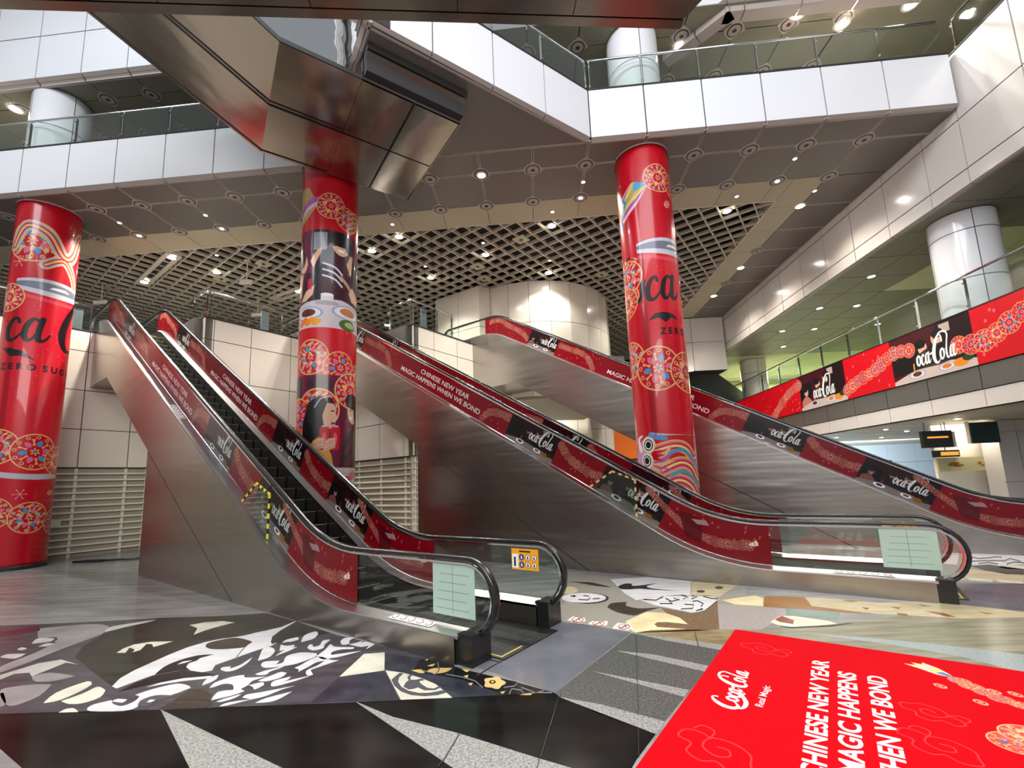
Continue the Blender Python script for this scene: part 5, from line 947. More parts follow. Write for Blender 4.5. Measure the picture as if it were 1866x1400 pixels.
# curved wall standing on the upper concourse
cw = struct('wall_center')
cx, cy, cr_ = .35, 22.12, 3.65
pts = [(-4.3, 19.95), (-3.12, 19.25), (-2.09, 18.66)]
a0 = math.atan2(18.95 - cy, -1.66 - cx)
arcp = [(cx + cr_ * math.cos(a), cy + cr_ * math.sin(a)) for a in np.linspace(math.radians(-123), math.radians(35), 12)]
pts += arcp; pts += [(arcp[-1][0] - .4, arcp[-1][1] + 1.5)]
def shell(pl, z0, z1, name, mt, par, gap=.02):
    for i in range(len(pl) - 1):
        p, q = Vector((*pl[i], 0)), Vector((*pl[i + 1], 0)); d = (q - p); L = d.length; d.normalize(); n = Vector((d.y, -d.x, 0)); sag = 0
        F = lambda a, b, c: p + d * a + n * b + Vector((0, 0, c))
        m = MB(); m.box((gap * .5, -.04, z0 + gap * .5), (L - gap * .5, 0, z1 - gap * .5), 0, F); m.build(name, mt, par)
        m = MB(); m.box((0, -.12, z0), (L, -.045, z1), 0, F); m.build('wall_core', 'black_seam', par)
zs = [5.3, 6.2, 8.55, 10.4]
for j in range(3): shell(pts, zs[j], zs[j + 1], 'wall_panel', 'cream_panel', cw)
m = MB(); m.prism([(a * .985 + .005, b + .06) for a, b in pts] + [(-4.2, 24.5)], 5.2, 5.3); m.build('bulkhead_base', 'beige_panel', cw)
# far walls behind
fw_ = struct('wall_far')
for i in range(14):
    for j, (za, zb) in enumerate([(0, 1.5), (1.5, 3.0), (3.0, 4.5), (4.5, 6.0)]):
        m = MB(); m.box((-9 + .9 * i + .01, 27, za + .01), (-9 + .9 * i + .89, 27.04, zb - .01)); m.build('wall_panel', 'cream_panel', fw_)
m = MB(); m.box((-9, 27.05, 0), (3.6, 27.2, 6)); m.build('wall_core', 'black_seam', fw_)
m = MB(); m.box((-45, 37, 0), (40, 37.2, 16)); m.build('wall_backing', 'olive_panel', fw_)
m = MB(); m.box((-30.2, -14, 0), (-30, 38, 18)); m.build('wall_left_backing', 'cream_panel', struct('wall_left'))

# ------------------------------------------------------------------ main soffit (z 10.4) and lattice
ZC = 10.4; PX = 1.456
xs = [9.06 - PX * k for k in range(0, 21)]; ys = [10.56, 11.48, 12.93]
ceil = struct('ceiling')
def cpanel(x0, x1, y0, y1, mt, g=.014, par=None, z=ZC, fn=GP, nm='ceiling_panel'):
    m = MB(); m.box((x0 + g, y0 + g, z), (x1 - g, y1 - g, z + .03), 0, fn); m.build(nm, mt, par or ceil)
X = sorted(xs); 
for i in range(len(X) - 1):
    cpanel(X[i], X[i + 1], ys[0] + .10, ys[1], 'soffit_panel'); cpanel(X[i], X[i + 1], ys[1], ys[2], 'soffit_panel')
    if X[i + 1] < 8.5: cpanel(X[i], X[i + 1], ys[2], 14.0, 'beige_panel', .008)
yr = [12.93 + 1.45 * k for k in range(0, 9)]
cpanel(7.604, 8.1, 12.93, 14.0, 'beige_panel', .006); cpanel(8.1, 9.06, 12.93, 14.38, 'beige_panel', .008)
for k in range(1, 8): cpanel(8.1, 9.06, yr[k], yr[k + 1], 'beige_panel', .008)
for y0, y1 in [(10.66, 11.48), (11.48, 12.93)] + [(yr[k], yr[k + 1]) for k in range(8)]: cpanel(9.06, 10.68, y0, y1, 'soffit_panel')
m = MB(); m.box((-22, 10.72, ZC + .035), (10.6, 14.0, ZC + .06), 0, GP); m.box((8.1, 13.9, ZC + .035), (10.7, 24.6, ZC + .06), 0, GP); m.build('ceiling_backing', 'black_seam', ceil)
for x in X: m = MB(); m.box((x - .035, 10.6, ZC - .006), (x - .010, 12.93, ZC + .02), 0, GP); m.box((x + .010, 10.6, ZC - .006), (x + .035, 12.93, ZC + .02), 0, GP); m.build('ceiling_rail', 'ceiling_rail', ceil)
for y in (11.48,): m = MB(); m.box((X[0], y - .035, ZC - .006), (10.68, y - .010, ZC + .02), 0, GP); m.box((X[0], y + .010, ZC - .006), (10.68, y + .035, ZC + .02), 0, GP); m.build('ceiling_rail', 'ceiling_rail', ceil)
for y in yr[1:]: m = MB(); m.box((9.06, y - .03, ZC - .006), (10.68, y - .008, ZC + .02), 0, GP); m.box((9.06, y + .008, ZC - .006), (10.68, y + .03, ZC + .02), 0, GP); m.build('ceiling_rail', 'ceiling_rail', ceil)
m = MB(); m.box((-5.3, 10.62, ZC - .006), (1.8, 10.645, ZC + .02), 0, GP); m.box((-5.3, 10.662, ZC - .006), (1.8, 10.687, ZC + .02), 0, GP); m.build('ceiling_rail', 'ceiling_rail', ceil)
# rosettes at the panel corners
rm = MB(); q4 = [(.30, 0), (.235, .075), (.20, .13), (.13, .20), (.075, .235), (0, .30)]
ol = [(a, b) for a, b in q4[:-1]] + [(-b, a) for a, b in q4[:-1]] + [(-a, -b) for a, b in q4[:-1]] + [(b, -a) for a, b in q4[:-1]]
rm.prism(ol, -.014, .0, 0); rm.lathe([(.20, -.015, 1), (.20, -.022, 1), (.165, -.022, 1), (.165, -.03, 2), (.06, -.03, 2), (.05, -.02, 1), (.005, -.02, 1)], (0, 0, 0), 20)
ros0 = None
def rosette(p, par=ceil):
    global ros0
    if ros0 is None: ros0 = rm.build('ceiling_rosette', ['ceiling_rail', 'rosette_ring', 'soffit_edge'], par); ros0.location = p
    else: o = ros0.copy(); COL.objects.link(o); o.parent = par; o.location = p
lampx = {-9.9, -12.75, 1.78, 7.6}
for x in X:
    if abs(x - 3.236) > .3 and abs(x + 5.5) > .3: rosette(GP(x, 11.48, ZC))
    if x < 9.5: rosette(GP(x, 12.93, ZC))
for y in (17.28, 20.18): rosette(GP(9.06, y, ZC))
# peninsula soffit
EV = Vector((.8, .6, 0)); NV = Vector((-.6, .8, 0))
pen = [(1.86, 10.52), (-2.80, 7.02), (-5.40, 10.60)]
m = MB(); m.prism([(1.75, 10.60), (-2.75, 7.15), (-5.3, 10.81)], ZC, ZC + .03); m.build('ceiling_panel', 'soffit_panel', ceil)
# lattice of crossing blades, a real open grid below a dark void
lat = struct('ceiling.001')
LX0, LX1, LY0, LY1 = -25., 8.08, 14.02, 33.
def clip(p, d):
    t0, t1 = -90., 90.
    for (o, v, a, b) in ((p.x, d.x, LX0, LX1), (p.y + .031 * p.x, d.y + .031 * d.x, LY0, LY1)):
        ta, tb = (a - o) / v, (b - o) / v
        if ta > tb: ta, tb = tb, ta
        t0, t1 = max(t0, ta), min(t1, tb)
    return (t0, t1) if t1 - t0 > .15 else None
for dr, nr, w in ((Ug, Vg, .017), (Vg, Ug, .017)):
    for k in range(-90, 110):
        p = nr * (k * .5); c = clip(p, dr)
        if not c: continue
        F = lambda a, b, z: p + dr * a + nr * b + Vector((0, 0, z))
        m = MB(); m.box((c[0], -w, ZC + .0), (c[1], w, ZC + .12), 0, F); m.build('lattice_blade', 'lattice', lat)
m = MB(); m.box((-26, 13.9, ZC + .75), (8.3, 37, ZC + .8), 0, GP); m.build('ceiling_void', 'void_black', lat)
m = MB(); m.box((LX0, 13.985, ZC - .01), (LX1 + .05, 14.02, ZC + .32), 0, GP); m.box((LX1, 14.0, ZC - .01), (LX1 + .04, 25, ZC + .32), 0, GP); m.build('lattice_frame', 'lattice', lat)
for (x, y) in ((-.34, 15.08), (-2.3, 16.6), (-2.05, 17.75), (2.8, 18.1), (-12.6, 16.7), (-10.35, 15.6), (-17.5, 16.9), (2.3, 20.8), (-8.0, 20.4)):
    s0, d0 = (Vector((x, y, 0)).dot(Ug), Vector((x, y, 0)).dot(Vg)); s0 = round(s0 / .5 - .5) * .5 + .25 + .25; d0 = round(d0 / .5 - .5) * .5 + .25 + .25
    m = MB(); m.box((s0 - .23, d0 - .23, ZC - .004), (s0 + .23, d0 + .23, ZC + .03), 0, SD); c = SD(s0, d0, ZC - .005); m.lathe([(.07, 0, 1), (.06, -.02, 1), (.005, -.02, 1)], c, 12, 1); m.build('speaker_panel', ['beige_panel', 'dark_metal'], lat)

# ------------------------------------------------------------------ white fascias of the third level
ZF0, ZF1 = 10.46, 11.82
def fascia(name, p, q, cuts, zs, chamfer=.12, mt='white_panel', edge='soffit_edge', cap=True, thick=.5):
    tr = struct(name); p, q = Vector((*p, 0)), Vector((*q, 0)); d = q - p; L = d.length; d.normalize(); n = Vector((d.y, -d.x, 0))
    F = lambda a, b, c: p + d * a + n * b + Vector((0, 0, c)); cs = [0] + sorted(c for c in cuts if .1 < c < L - .1) + [L]
    for i in range(len(cs) - 1):
        for j in range(len(zs) - 1):
            m = MB(); m.box((cs[i] + .016, -.05, zs[j] + (.016 if j else 0)), (cs[i + 1] - .016, 0, zs[j + 1] - .016), 0, F); m.build('fascia_panel', mt, tr)
        if chamfer:
            m = MB(); a, b = cs[i] + .014, cs[i + 1] - .014; z = zs[0]
            m.hexa([F(a, -chamfer, z - chamfer * .55), F(b, -chamfer, z - chamfer * .55), F(b, -.16, z - chamfer * .55), F(a, -.16, z - chamfer * .55), F(a, -.005, z - .004), F(b, -.005, z - .004), F(b, -.16, z - .004), F(a, -.16, z - .004)]); m.build('chamfer_strip', edge, tr)
    m = MB(); m.box((0, -thick, zs[0]), (L, -.055, zs[-1]), 0, F); m.build('fascia_core', 'black_seam', tr)
    if cap: m = MB(); m.box((0, -.12, zs[-1] - .01), (L, .015, zs[-1] + .03), 0, F); m.build('top_edge', 'black_seam', tr)
    return tr
gp = lambda x, y: tuple(GP(x, y, 0)[:2])
xl = -21.; fascia('trim_1', gp(xl, 10.56), gp(-5.3, 10.56), [x - xl for x in X if x < -5.4], [ZF0, ZF1])
xr = 1.82; fascia('trim_2', gp(xr, 10.56), (10.62, 10.25), [x - xr for x in X if x > 2], [ZF0, ZF1])
dg = math.hypot(1.82 + 2.78, 10.51 - 7.06); fascia('trim_3', (-2.78, 7.06), (1.82, 10.51), [dg - 1.456 * k for k in (1, 2, 3)], [ZF0, ZF1])
fascia('trim_4', (-5.36, 10.62), (-2.78, 7.06), [1.456, 2.9], [ZF0, ZF1])
fascia('trim_5', (10.7, 25.), (10.7, 4.0), [25 - v for v in (23.0, 21.55, 20.1, 18.6, 17.15, 15.72, 14.3, 12.87, 11.45, 10.42, 8.95, 7.5, 6.05)], [8.46, 8.85, 10.14, ZF1], .06, 'warm_panel')
tr = struct('trim_6')                                    # far return of the right-hand beam
for (za, zb) in ((7.4, 9.0), (9.0, 10.38)):
    for (xa, xb) in ((7.3, 8.9), (8.9, 10.66)):
        m = MB(); m.box((xa + .012, 24.3, za + .012), (xb - .012, 24.36, zb - .012)); m.build('fascia_panel', 'warm_panel', tr)
m = MB(); m.box((7.3, 24.36, 7.4), (10.66, 25.4, 10.38)); m.build('fascia_core', 'black_seam', tr)
# third level slab, ceiling, back wall
f3 = struct('floor.002')
m = MB(); m.prism([gp(-21, 10.75), gp(-5.2, 10.75), (-2.75, 7.3), (1.75, 10.7), (10.4, 10.45), (10.95, 10.45), (10.95, 4), (24, 4), (24, 37), (-21, 37)], 11.5, 11.80); m.build('level_slab', 'grey_panel', f3)
m = MB(); m.box((10.78, 4, 8.47), (10.95, 25, 11.5)); m.build('beam_core', 'black_seam', f3)
c3 = struct('ceiling.002'); Z4 = 14.12
for i in range(len(X) - 1):
    for (ya, yb) in ((10.7, 11.48), (11.48, 12.93), (12.93, 14.38)):
        if -6.6 < X[i] < 3.0: ya0 = ya + .0
        cpanel(X[i], X[i + 1], ya, yb, 'olive_panel', .014, c3, Z4)
m = MB(); m.box((-21, 10.85, Z4 + .035), (24, 37, Z4 + .06), 0, GP); m.build('ceiling_backing', 'black_seam', c3)
m = MB(); m.box((10.5, 4, Z4), (24, 10.6, Z4 + .2)); m.box((9.1, 10.6, Z4 - .01), (24, 37, Z4 + .03)); m.build('ceiling_side', 'olive_panel', c3)
for x in X:
    for y in (11.48, 12.93): rosette(GP(x, y, Z4), c3)
w3 = struct('wall_far.001')
m = MB(); m.box((-21, 16.2, 11.8), (9, 16.4, 13.2)); m.build('wall_panel', 'grey_panel', w3)
m = MB(); m.box((-21, 14.3, 13.25), (9.06, 16.5, Z4)); m.build('bulkhead', 'soffit_edge', w3)
m = MB(); m.box((9, 18, 11.8), (23, 18.2, Z4)); m.build('wall_panel', 'yellow_wall', w3)
fascia('trim_7', gp(-21, 10.62), gp(-8.0, 10.62), [x + 21 for x in X if x < -8.2], [Z4 + .06, 15.6, 17.0], .24)
fascia('trim_8', (5.6, 10.45), (10.7, 10.3), [.5, 1.96, 3.4], [Z4 + .10, 15.6, 17.0], .50)
fascia('trim_9', (4.2, 11.8), (5.6, 10.45), [1.0], [Z4 + .10, 15.6, 17.0], .50)

# ------------------------------------------------------------------ mezzanine on the right
f4 = struct('floor.003'); m = MB(); m.box((10.9, 4, 3.16), (24, 37, 5.4)); m.build('mezzanine_slab', 'grey_panel', f4)
tm = struct('trim_10'); yv = [24.3, 22.75, 21.2, 19.7, 18.2, 16.75, 15.35, 13.95, 12.5, 11.05, 9.6, 8.1, 6.6, 5.]
for a, b in zip(yv[1:], yv[:-1]):
    m = MB(); m.box((10.70, a + .012, 3.57), (10.76, b - .012, 4.12)); m.build('fascia_panel', 'grey_panel', tm)
    m = MB(); m.box((10.72, a + .01, 3.14), (10.78, b - .01, 3.55)); m.build('fascia_panel', 'warm_panel', tm)
m = MB(); m.box((10.79, 5, 3.12), (10.95, 24.3, 5.5)); m.build('fascia_core', 'black_seam', tm)
cm = struct('ceiling.003')
xm = [10.76, 12.03, 13.48, 14.93, 16.4, 17.85, 19.3, 20.8]
for i in range(len(xm) - 1):
    for k in range(-3, 13):
        y0 = 12.6 + 1.45 * k
        yel = (i in (2, 3) and 0 <= k <= 2) or k >= 9
        m = MB(); m.box((xm[i] + .012, y0 + .012, 8.44), (xm[i + 1] - .012, y0 + 1.438, 8.47)); m.build('ceiling_panel', 'yellow_wall' if yel else 'olive_panel', cm)
m = MB(); m.box((10.9, 4, 8.475), (24, 37, 8.52)); m.build('ceiling_backing', 'ceiling_rail', cm)
wr = struct('wall_right'); m = MB(); m.box((20.8, 4, 5.4), (21, 33, 8.45)); m.box((8, 33, 5.4), (21, 33.2, 8.45)); m.build('wall_panel', 'yellow_wall', wr)
m = MB(); m.hexa([(9.5, 28, 5.5), (14.5, 28, 5.5), (14.5, 30, 5.5), (9.5, 30, 5.5), (9.5, 28, 8.4), (11.2, 28, 8.4), (11.2, 30, 8.4), (9.5, 30, 8.4)]); m.build('stair_underside', 'dark_metal', wr)
# ground level beyond, right
cg = struct('ceiling.004')
for i in range(7):
    for k in range(0, 14):
        x0 = 10.8 + 1.7 * i; y0 = 9.6 + 1.2 * k
        m = MB(); m.box((x0 + .01, y0 + .02, 3.10), (x0 + 1.69, y0 + 1.18, 3.13)); m.build('ceiling_panel', 'beige_panel' if (i + k) % 3 else 'soffit_edge', cg)
m = MB(); m.box((10.8, 4, 3.135), (24, 37, 3.16)); m.build('ceiling_backing', 'black_seam', cg)
wg = struct('wall_right.001')
for i in range(9):
    for j in range(3): m = MB(); m.box((10.5 + 1.5 * i + .01, 26, j * 1.05 + .01), (10.5 + 1.5 * i + 1.49, 26.05, j * 1.05 + 1.04)); m.build('wall_panel', 'bluewhite_wall', wg)
m = MB(); m.box((10.5, 26.06, 0), (24, 26.2, 3.16)); m.build('wall_core', 'grey_panel', wg)
m = MB(); m.box((12.62, 14.9, 0), (14.2, 15.0, 3.09)); m.build('wall_panel', 'cream_panel', wg)
m = MB(); m.box((13.4, 18.6, .1), (14.1, 18.7, 2.1)); m.box((13.47, 18.59, .2), (14.03, 18.6, 1.95), 1); m.build('lit_frame', ['grey_screen', 'bluewhite_wall'], wg)
# ------------------------------------------------------------------ round columns
RC = .7
def face_angle(c): return math.atan2(-c[1], -c[0])
def wrapped(c, im, label):
    t = thing('wrapped_column', label, 'column', (*c, 0), face_angle(c), 'printed round columns'); N = 64; vs = []; uv = []; fs = []
    nz = 12
    for j in range(nz + 1):
        z = .02 + (10.38 - .02) * j / nz
        for i in range(N + 1):
            u = i / N; a = (u - .5) * 2 * PI; vs.append((RC * math.cos(a), RC * math.sin(a), z)); uv.append((u, z / CH))
    for j in range(nz):
        for i in range(N): k = j * (N + 1) + i; fs.append((k, k + 1, k + N + 2, k + N + 1))
    m = MB(); m.add(vs, fs, 0, uv); m.build('printed_wrap', im, t, True)
    m = MB(); m.lathe([(.66, 0), (.715, .0), (.715, .09), (.705, .1)], (0, 0, 0), 40); m.build('base_ring', 'black', t)
    m = MB(); m.lathe([(.74, 10.36), (.74, 10.399), (.70, 10.399)], (0, 0, 0), 40); m.build('top_ring', 'soffit_edge', t)
    return t
C1, C2, C3 = (-14.32, 11.97), (-5.214, 11.08), (3.304, 11.477)
wrapped(C1, WRAPS[0], 'red column with giant drinks can and dark script, left of all the escalators')
wrapped(C2, WRAPS[1], 'column printed with photos of laughing diners, partly behind the nearest escalator')
wrapped(C3, WRAPS[2], 'red column with dragon head at its foot, between the second and furthest escalator')
def plain_column(c, z0, z1, seams, label, r=RC, mt='white_panel'):
    t = thing('clad_column', label, 'column', (*c, z0), face_angle(c) + .35)
    zz = [z0] + [s for s in seams if z0 < s < z1] + [z1]
    for j in range(len(zz) - 1):
        for q in range(4):
            N = 10; vs = []; a0 = q * PI / 2 + .012; a1 = (q + 1) * PI / 2 - .012
            for z in (zz[j] - z0 + .01, zz[j + 1] - z0 - .01):
                for i in range(N + 1): a = a0 + (a1 - a0) * i / N; vs.append((r * math.cos(a), r * math.sin(a), z))
            m = MB(); m.add(vs, [(i, i + 1, N + 2 + i, N + 1 + i) for i in range(N)]); m.build('curved_panel', mt, t, True)
    m = MB(); m.lathe([(r - .03, 0), (r - .03, z1 - z0)], (0, 0, 0), 24); m.build('column_core', 'black_seam', t)
plain_column(C1, 11.8, 14.1, [12.9], 'white clad column on the upper floor above the can column')
plain_column(C3, 11.8, 14.1, [12.95], 'white clad column behind upper glass railing above the dragon column')
plain_column((11.95, 12.1), 5.4, 8.43, [6.6, 7.9], 'white clad column behind the mezzanine railing near the long banner')
plain_column((13.27, 26.9), 5.4, 8.43, [7.6], 'distant white column at the far end of the mezzanine', mt='cream_panel')
plain_column((3.9, 26.0), 0, 6., [1.5, 3.0, 4.6], 'distant white column seen under the furthest escalator', .72, 'cream_panel')
t = thing('square_pier', 'cream panelled square pier standing below the banner beside the hanging signs', 'pier', (14.4, 14.2, 0))
for j, (za, zb) in enumerate([(0, 1.25), (1.25, 2.75), (2.75, 3.1)]):
    for (xa, xb) in ((-.55, .02), (.02, .6)):
        m = MB(); m.box((xa + .012, -.05, za + .012), (xb - .012, 0, zb - .012)); m.build('pier_panel', 'warm_panel', t)
m = MB(); m.box((-.53, 0, 0), (.6, .5, 3.09)); m.build('pier_core', 'warm_panel', t)

# ------------------------------------------------------------------ glass railings
def railing(label, pts, posts, z0, z1, group='glass railings', double=False):
    a = Vector((*pts[0], z0)); t = thing('glass_railing', label, 'railing', a, 0, group)
    P = [Vector((*p, 0)) for p in pts]
    cum = [0]
    for i in range(len(P) - 1): cum.append(cum[-1] + (P[i + 1] - P[i]).length)
    def at(l):
        for i in range(len(P) - 1):
            if l <= cum[i + 1] + 1e-6: return P[i] + (P[i + 1] - P[i]) * ((l - cum[i]) / (cum[i + 1] - cum[i])), (P[i + 1] - P[i]).normalized()
        return P[-1], (P[-1] - P[-2]).normalized()
    h = z1 - z0; base = Vector((*pts[0], 0))
    m = MB(); m.tube([p - base + Vector((0, 0, h)) for p in P], .03, 8); m.build('top_rail', 'chrome', t, True)
    stops = sorted(set(list(posts) + cum[1:-1]))
    for l in posts:
        p, d = at(l); p = p - base
        m = MB(); m.box((-.012, -.03, 0), (.012, .03, h - .08), 0, lambda x, y, z: p + d * x + Vector((d.y, -d.x, 0)) * y + Vector((0, 0, z)))
        m.tube([p + Vector((0, 0, h - .1)), p + Vector((0, 0, h - .02))], .014, 6)
        n = Vector((d.y, -d.x, 0))
        for hz in (.14, h - .2): m.tube([p + n * .01 + Vector((0, 0, hz)), p + n * .07 + Vector((0, 0, hz))], .018, 6)
        m.build('post', 'chrome', t)
    ed = [0] + [l for l in stops if .15 < l < cum[-1] - .15] + [cum[-1]]
    for i in range(len(ed) - 1):
        p, d = at(ed[i] + 1e-3); q, _ = at(ed[i + 1] - 1e-3)
        if (q - p).length < .1: continue
        n = Vector((d.y, -d.x, 0)); p, q = p - base + n * .06, q - base + n * .06
        p, q = p + d * .02, q - d * .02
        m = MB(); up_ = Vector((0, 0, 1)); lo, hi = up_ * .05, up_ * (h - .07)
        m.hexa([p + lo, q + lo, q - n * .012 + lo, p - n * .012 + lo, p + hi, q + hi, q - n * .012 + hi, p - n * .012 + hi]); m.build('glass_pane', 'glass_clear', t)
    return t
xs_l = [x for x in X if -20 < x < -5.6]
railing('glass railing above the white fascia at upper left, over the can column', [gp(-20.5, 10.68), gp(-5.4, 10.68)], [x + 20.5 for x in xs_l], 11.85, 12.78)
xs_r = [1.9] + [x for x in X if 2 < x < 10]
railing('glass railing above the white fascia, over the dragon column', [gp(1.86, 10.66), gp(10.5, 10.62)], [x - 1.86 for x in xs_r], 11.85, 12.78)
railing('glass railing running diagonally above the angled white fascia', [(-2.7, 7.22), (1.80, 10.62)], [.08, 1.25, 2.7, 4.15, 5.6], 11.85, 12.78)
railing('glass railing on top of the tall beam at upper right', [(10.85, 10.3), (10.85, 4.2)], [.05, 1.5, 3.0, 4.5], 11.85, 12.78)
railing('long glass railing on the mezzanine above the red banner', [(10.85, 24.2), (10.85, 5.2)], [24.2 - y for y in (23.1, 21.3, 19.8, 18.3, 16.85, 15.42, 14.03, 12.6, 11.15, 9.7, 8.2)], 5.52, 6.44)
for (s, d0, d1, lb) in ((SA, .2, 3.4, 'glass railing on the parapet just left of the nearest escalator top'), (SB, 5.3, 7.75, 'glass railing on the parapet between the nearest escalator and the photo column'), (SC, 10.0, 12.1, 'glass railing on the parapet left of the furthest escalator top')):
    pts = [SD(s, d0, 0), SD(s, d1, 0)]
    if s != SA: pts = [SD(s - 1.6, d0, 0)] + pts
    L0 = 1.6 if s != SA else 0
    railing(lb, [tuple(p[:2]) for p in pts], ([.5, 1.6] if L0 else []) + [L0 + .12, L0 + 1.25, L0 + (d1 - d0) - .08], 7.37, 8.22)
for s, d, lb in ((SA - .12, 3.02, 'dark grey screen panel beside the nearest escalator top'), (SB - .15, 7.15, 'dark grey screen panel near the photo column, above the parapet'), (SC - .15, 10.75, 'dark grey screen panel left of the furthest escalator top')):
    t = thing('screen_panel', lb, 'panel', SD(s, d, 7.37), RZE)
    m = MB(); m.box((-.04, -.13, 0), (.0, .13, .74)); m.build('panel_face', 'grey_screen', t); m = MB(); m.box((-.06, -.15, 0), (.02, .15, .03)); m.build('foot_plate', 'chrome', t)

# ------------------------------------------------------------------ banner and floor mat
t = thing('banner', 'long red banner with patterned discs and script wrapped along the mezzanine edge', 'banner', (10.66, 24.3, 4.14))
m = MB(); n = 24; vs = []; uv = []
for i in range(n + 1):
    for z in (0, 1.36): vs.append((0, -19.3 * i / n, z)); uv.append((i / n, z / 1.36))
m.add(vs, [(i * 2, i * 2 + 2, i * 2 + 3, i * 2 + 1) for i in range(n)], 0, uv); m.build('printed_sheet', BANNER, t)
m = MB(); m.box((.003, -19.3, 0), (.03, 0, 1.36)); m.build('backing', 'red_print', t); m = MB(); m.box((-.01, -19.3, 1.36), (.12, 0, 1.385)); m.build('top_edge', 'black', t)
t = thing('floor_mat', 'red printed mat with white slogan lying on the floor in the near corner', 'mat', (2.229, 5.624, 0), math.atan2(Vg.y, Vg.x))
m = MB(); m.add([(-3.5, 0, .012), (0, 0, .012), (0, -3.2, .012), (-3.5, -3.2, .012)], [(3, 2, 1, 0)], 0, [(0, 1), (1, 1), (1, 0), (0, 0)]); m.build('printed_top', MATPRINT, t)
m = MB(); m.box((-3.5, -3.2, .0), (0, 0, .0115)); m.build('mat_body', 'red_print', t)

# ------------------------------------------------------------------ overhead twin escalators and their landing pit
dx, dy = .8, .6
T0 = Vector((-3.05, 7.72, 0)); RZD = math.atan2(.6, .8)
D0 = make_escalator('upper_escalator', 'overhead escalator with polished side panel, nearer of the twin flights', 'escalator', 2.3, True); D0['group'] = 'twin overhead escalators'
D0.location = T0 + EV * .58 + NV * .175 + Vector((0, 0, 11.85)); D0.rotation_euler = (0, 0, RZD); D0.scale = (1, .86, 1)
y0, y1 = -.2, WID + .2
def soffit(a, za, b, zb, nm='soffit_panel'):
    m = MB(); g_ = -.003
    m.hexa([(a - g_, y0, za), (b + g_, y0, zb), (b + g_, y1, zb), (a - g_, y1, za), (a - g_, y0, za + .04), (b + g_, y0, zb + .04), (b + g_, y1, zb + .04), (a - g_, y1, za + .04)]); m.build(nm, 'stainless_soffit', D0)
soffit(-.58, -2.05, -1.30, -2.05); soffit(-1.30, -2.05, -2.05, -2.05)
zi = lambda x: -2.05 + (-2.05 - x) * T30
for a, b in ((-2.05, -2.9), (-2.9, -4.0), (-4.0, -5.1), (-5.1, -6.03)): soffit(a, zi(a), b, zi(b))
soffit(-6.03, .25, -9.5, .25)
WB = lambda y: .03 if y < 0 else .014
m = MB()
for y in (y0 - .02, y1 - .006): 
    m.hexa([(-.58, y, -2.07), (-2.05, y, -2.07), (-2.05, y + WB(y), -2.07), (-.58, y + WB(y), -2.07), (-.58, y, -1.98), (-2.05, y, -1.98), (-2.05, y + .03, -1.98), (-.58, y + .03, -1.98)])
    m.hexa([(-2.05, y, -2.07), (-6.03, y, .23), (-6.03, y + .03, .23), (-2.05, y + .03, -2.07), (-2.05, y, -1.98), (-6.03, y, .32), (-6.03, y + .03, .32), (-2.05, y + .03, -1.98)])
m.build('edge_trim', 'black', D0)
m = MB(); m.box((-9.5, y0 + .03, .3), (-6, y1 - .03, 1.2)); m.hexa([(-6, y0 + .03, .3), (-6, y1 - .03, .3), (-.6, y1 - .03, -1.98), (-.6, y0 + .03, -1.98), (-6, y0 + .03, 1.4), (-6, y1 - .03, 1.4), (-.6, y1 - .03, .1), (-.6, y0 + .03, .1)]); m.build('truss_core', 'dark_metal', D0)
m = MB(); yb = y1 + .012
for (xa, za, xb, zb) in ((-.58, -2.05, -2.05, -2.05), (-2.05, -2.05, -6.03, .25)):
    m.hexa([(xa, yb, za), (xb, yb, zb), (xb, yb + .115, zb), (xa, yb + .115, za), (xa, yb, za + .04), (xb, yb, zb + .04), (xb, yb + .115, zb + .04), (xa, yb + .115, za + .04)])
m.build('gap_strip', 'stainless_soffit', D0)
D1 = dup(D0, D0.location + NV * 1.62, RZD, label='overhead escalator further from the camera, farther of the twin flights'); D1.scale = (1, .86, 1)
pit = thing('landing_pit', 'stainless panelled box under the landing of the overhead escalators', 'ceiling box', T0 + Vector((0, 0, 9.8)), RZD)
pit['kind'] = 'thing'
for (xa, xb) in ((0.01, 1.07), (1.11, 2.16)):
    for (ya, yb) in ((-.0, 1.60), (1.64, 3.2)):
        m = MB(); m.box((xa, ya, 0), (xb, yb, .03)); m.build('soffit_panel', 'stainless_soffit', pit)
m = MB(); m.hexa([(.01, 0, .0), (2.16, 0, .0), (2.16, .04, 0), (.01, .04, 0), (.01, -.26, .42), (2.16, -.26, .42), (2.16, -.22, .42), (.01, -.22, .42)]); m.build('side_cove', 'stainless_soffit', pit)
m = MB(); m.hexa([(.01, 3.2, .0), (2.16, 3.2, .0), (2.16, 3.22, 0), (.01, 3.22, 0), (.01, 3.22, .6), (2.16, 3.22, .6), (2.16, 3.25, .6), (.01, 3.25, .6)]); m.build('side_cove', 'stainless_soffit', pit)
m = MB(); m.box((.01, -.30, .44), (2.2, -.20, .58)); m.build('lip_strip', 'dark_metal', pit)
m = MB(); m.box((.02, -.2, .035), (2.14, 3.2, .58)); m.build('pit_core', 'black_seam', pit); m = MB(); m.box((2.14, -.0, .0), (2.17, 3.22, .58)); m.build('end_panel', 'stainless_soffit', pit)
# post at the landing corner
t = thing('fascia_end', 'pale end post of the angled fascia beside the overhead escalator', 'post', (-2.86, 7.0, 10.3), RZD); m = MB(); m.box((-.12, -.05, 0), (-.005, .10, 1.5)); m.build('post_face', 'white_panel', t); m = MB(); m.box((0, -.05, 0), (.03, .25, 1.5)); m.build('post_side', 'soffit_edge', t)
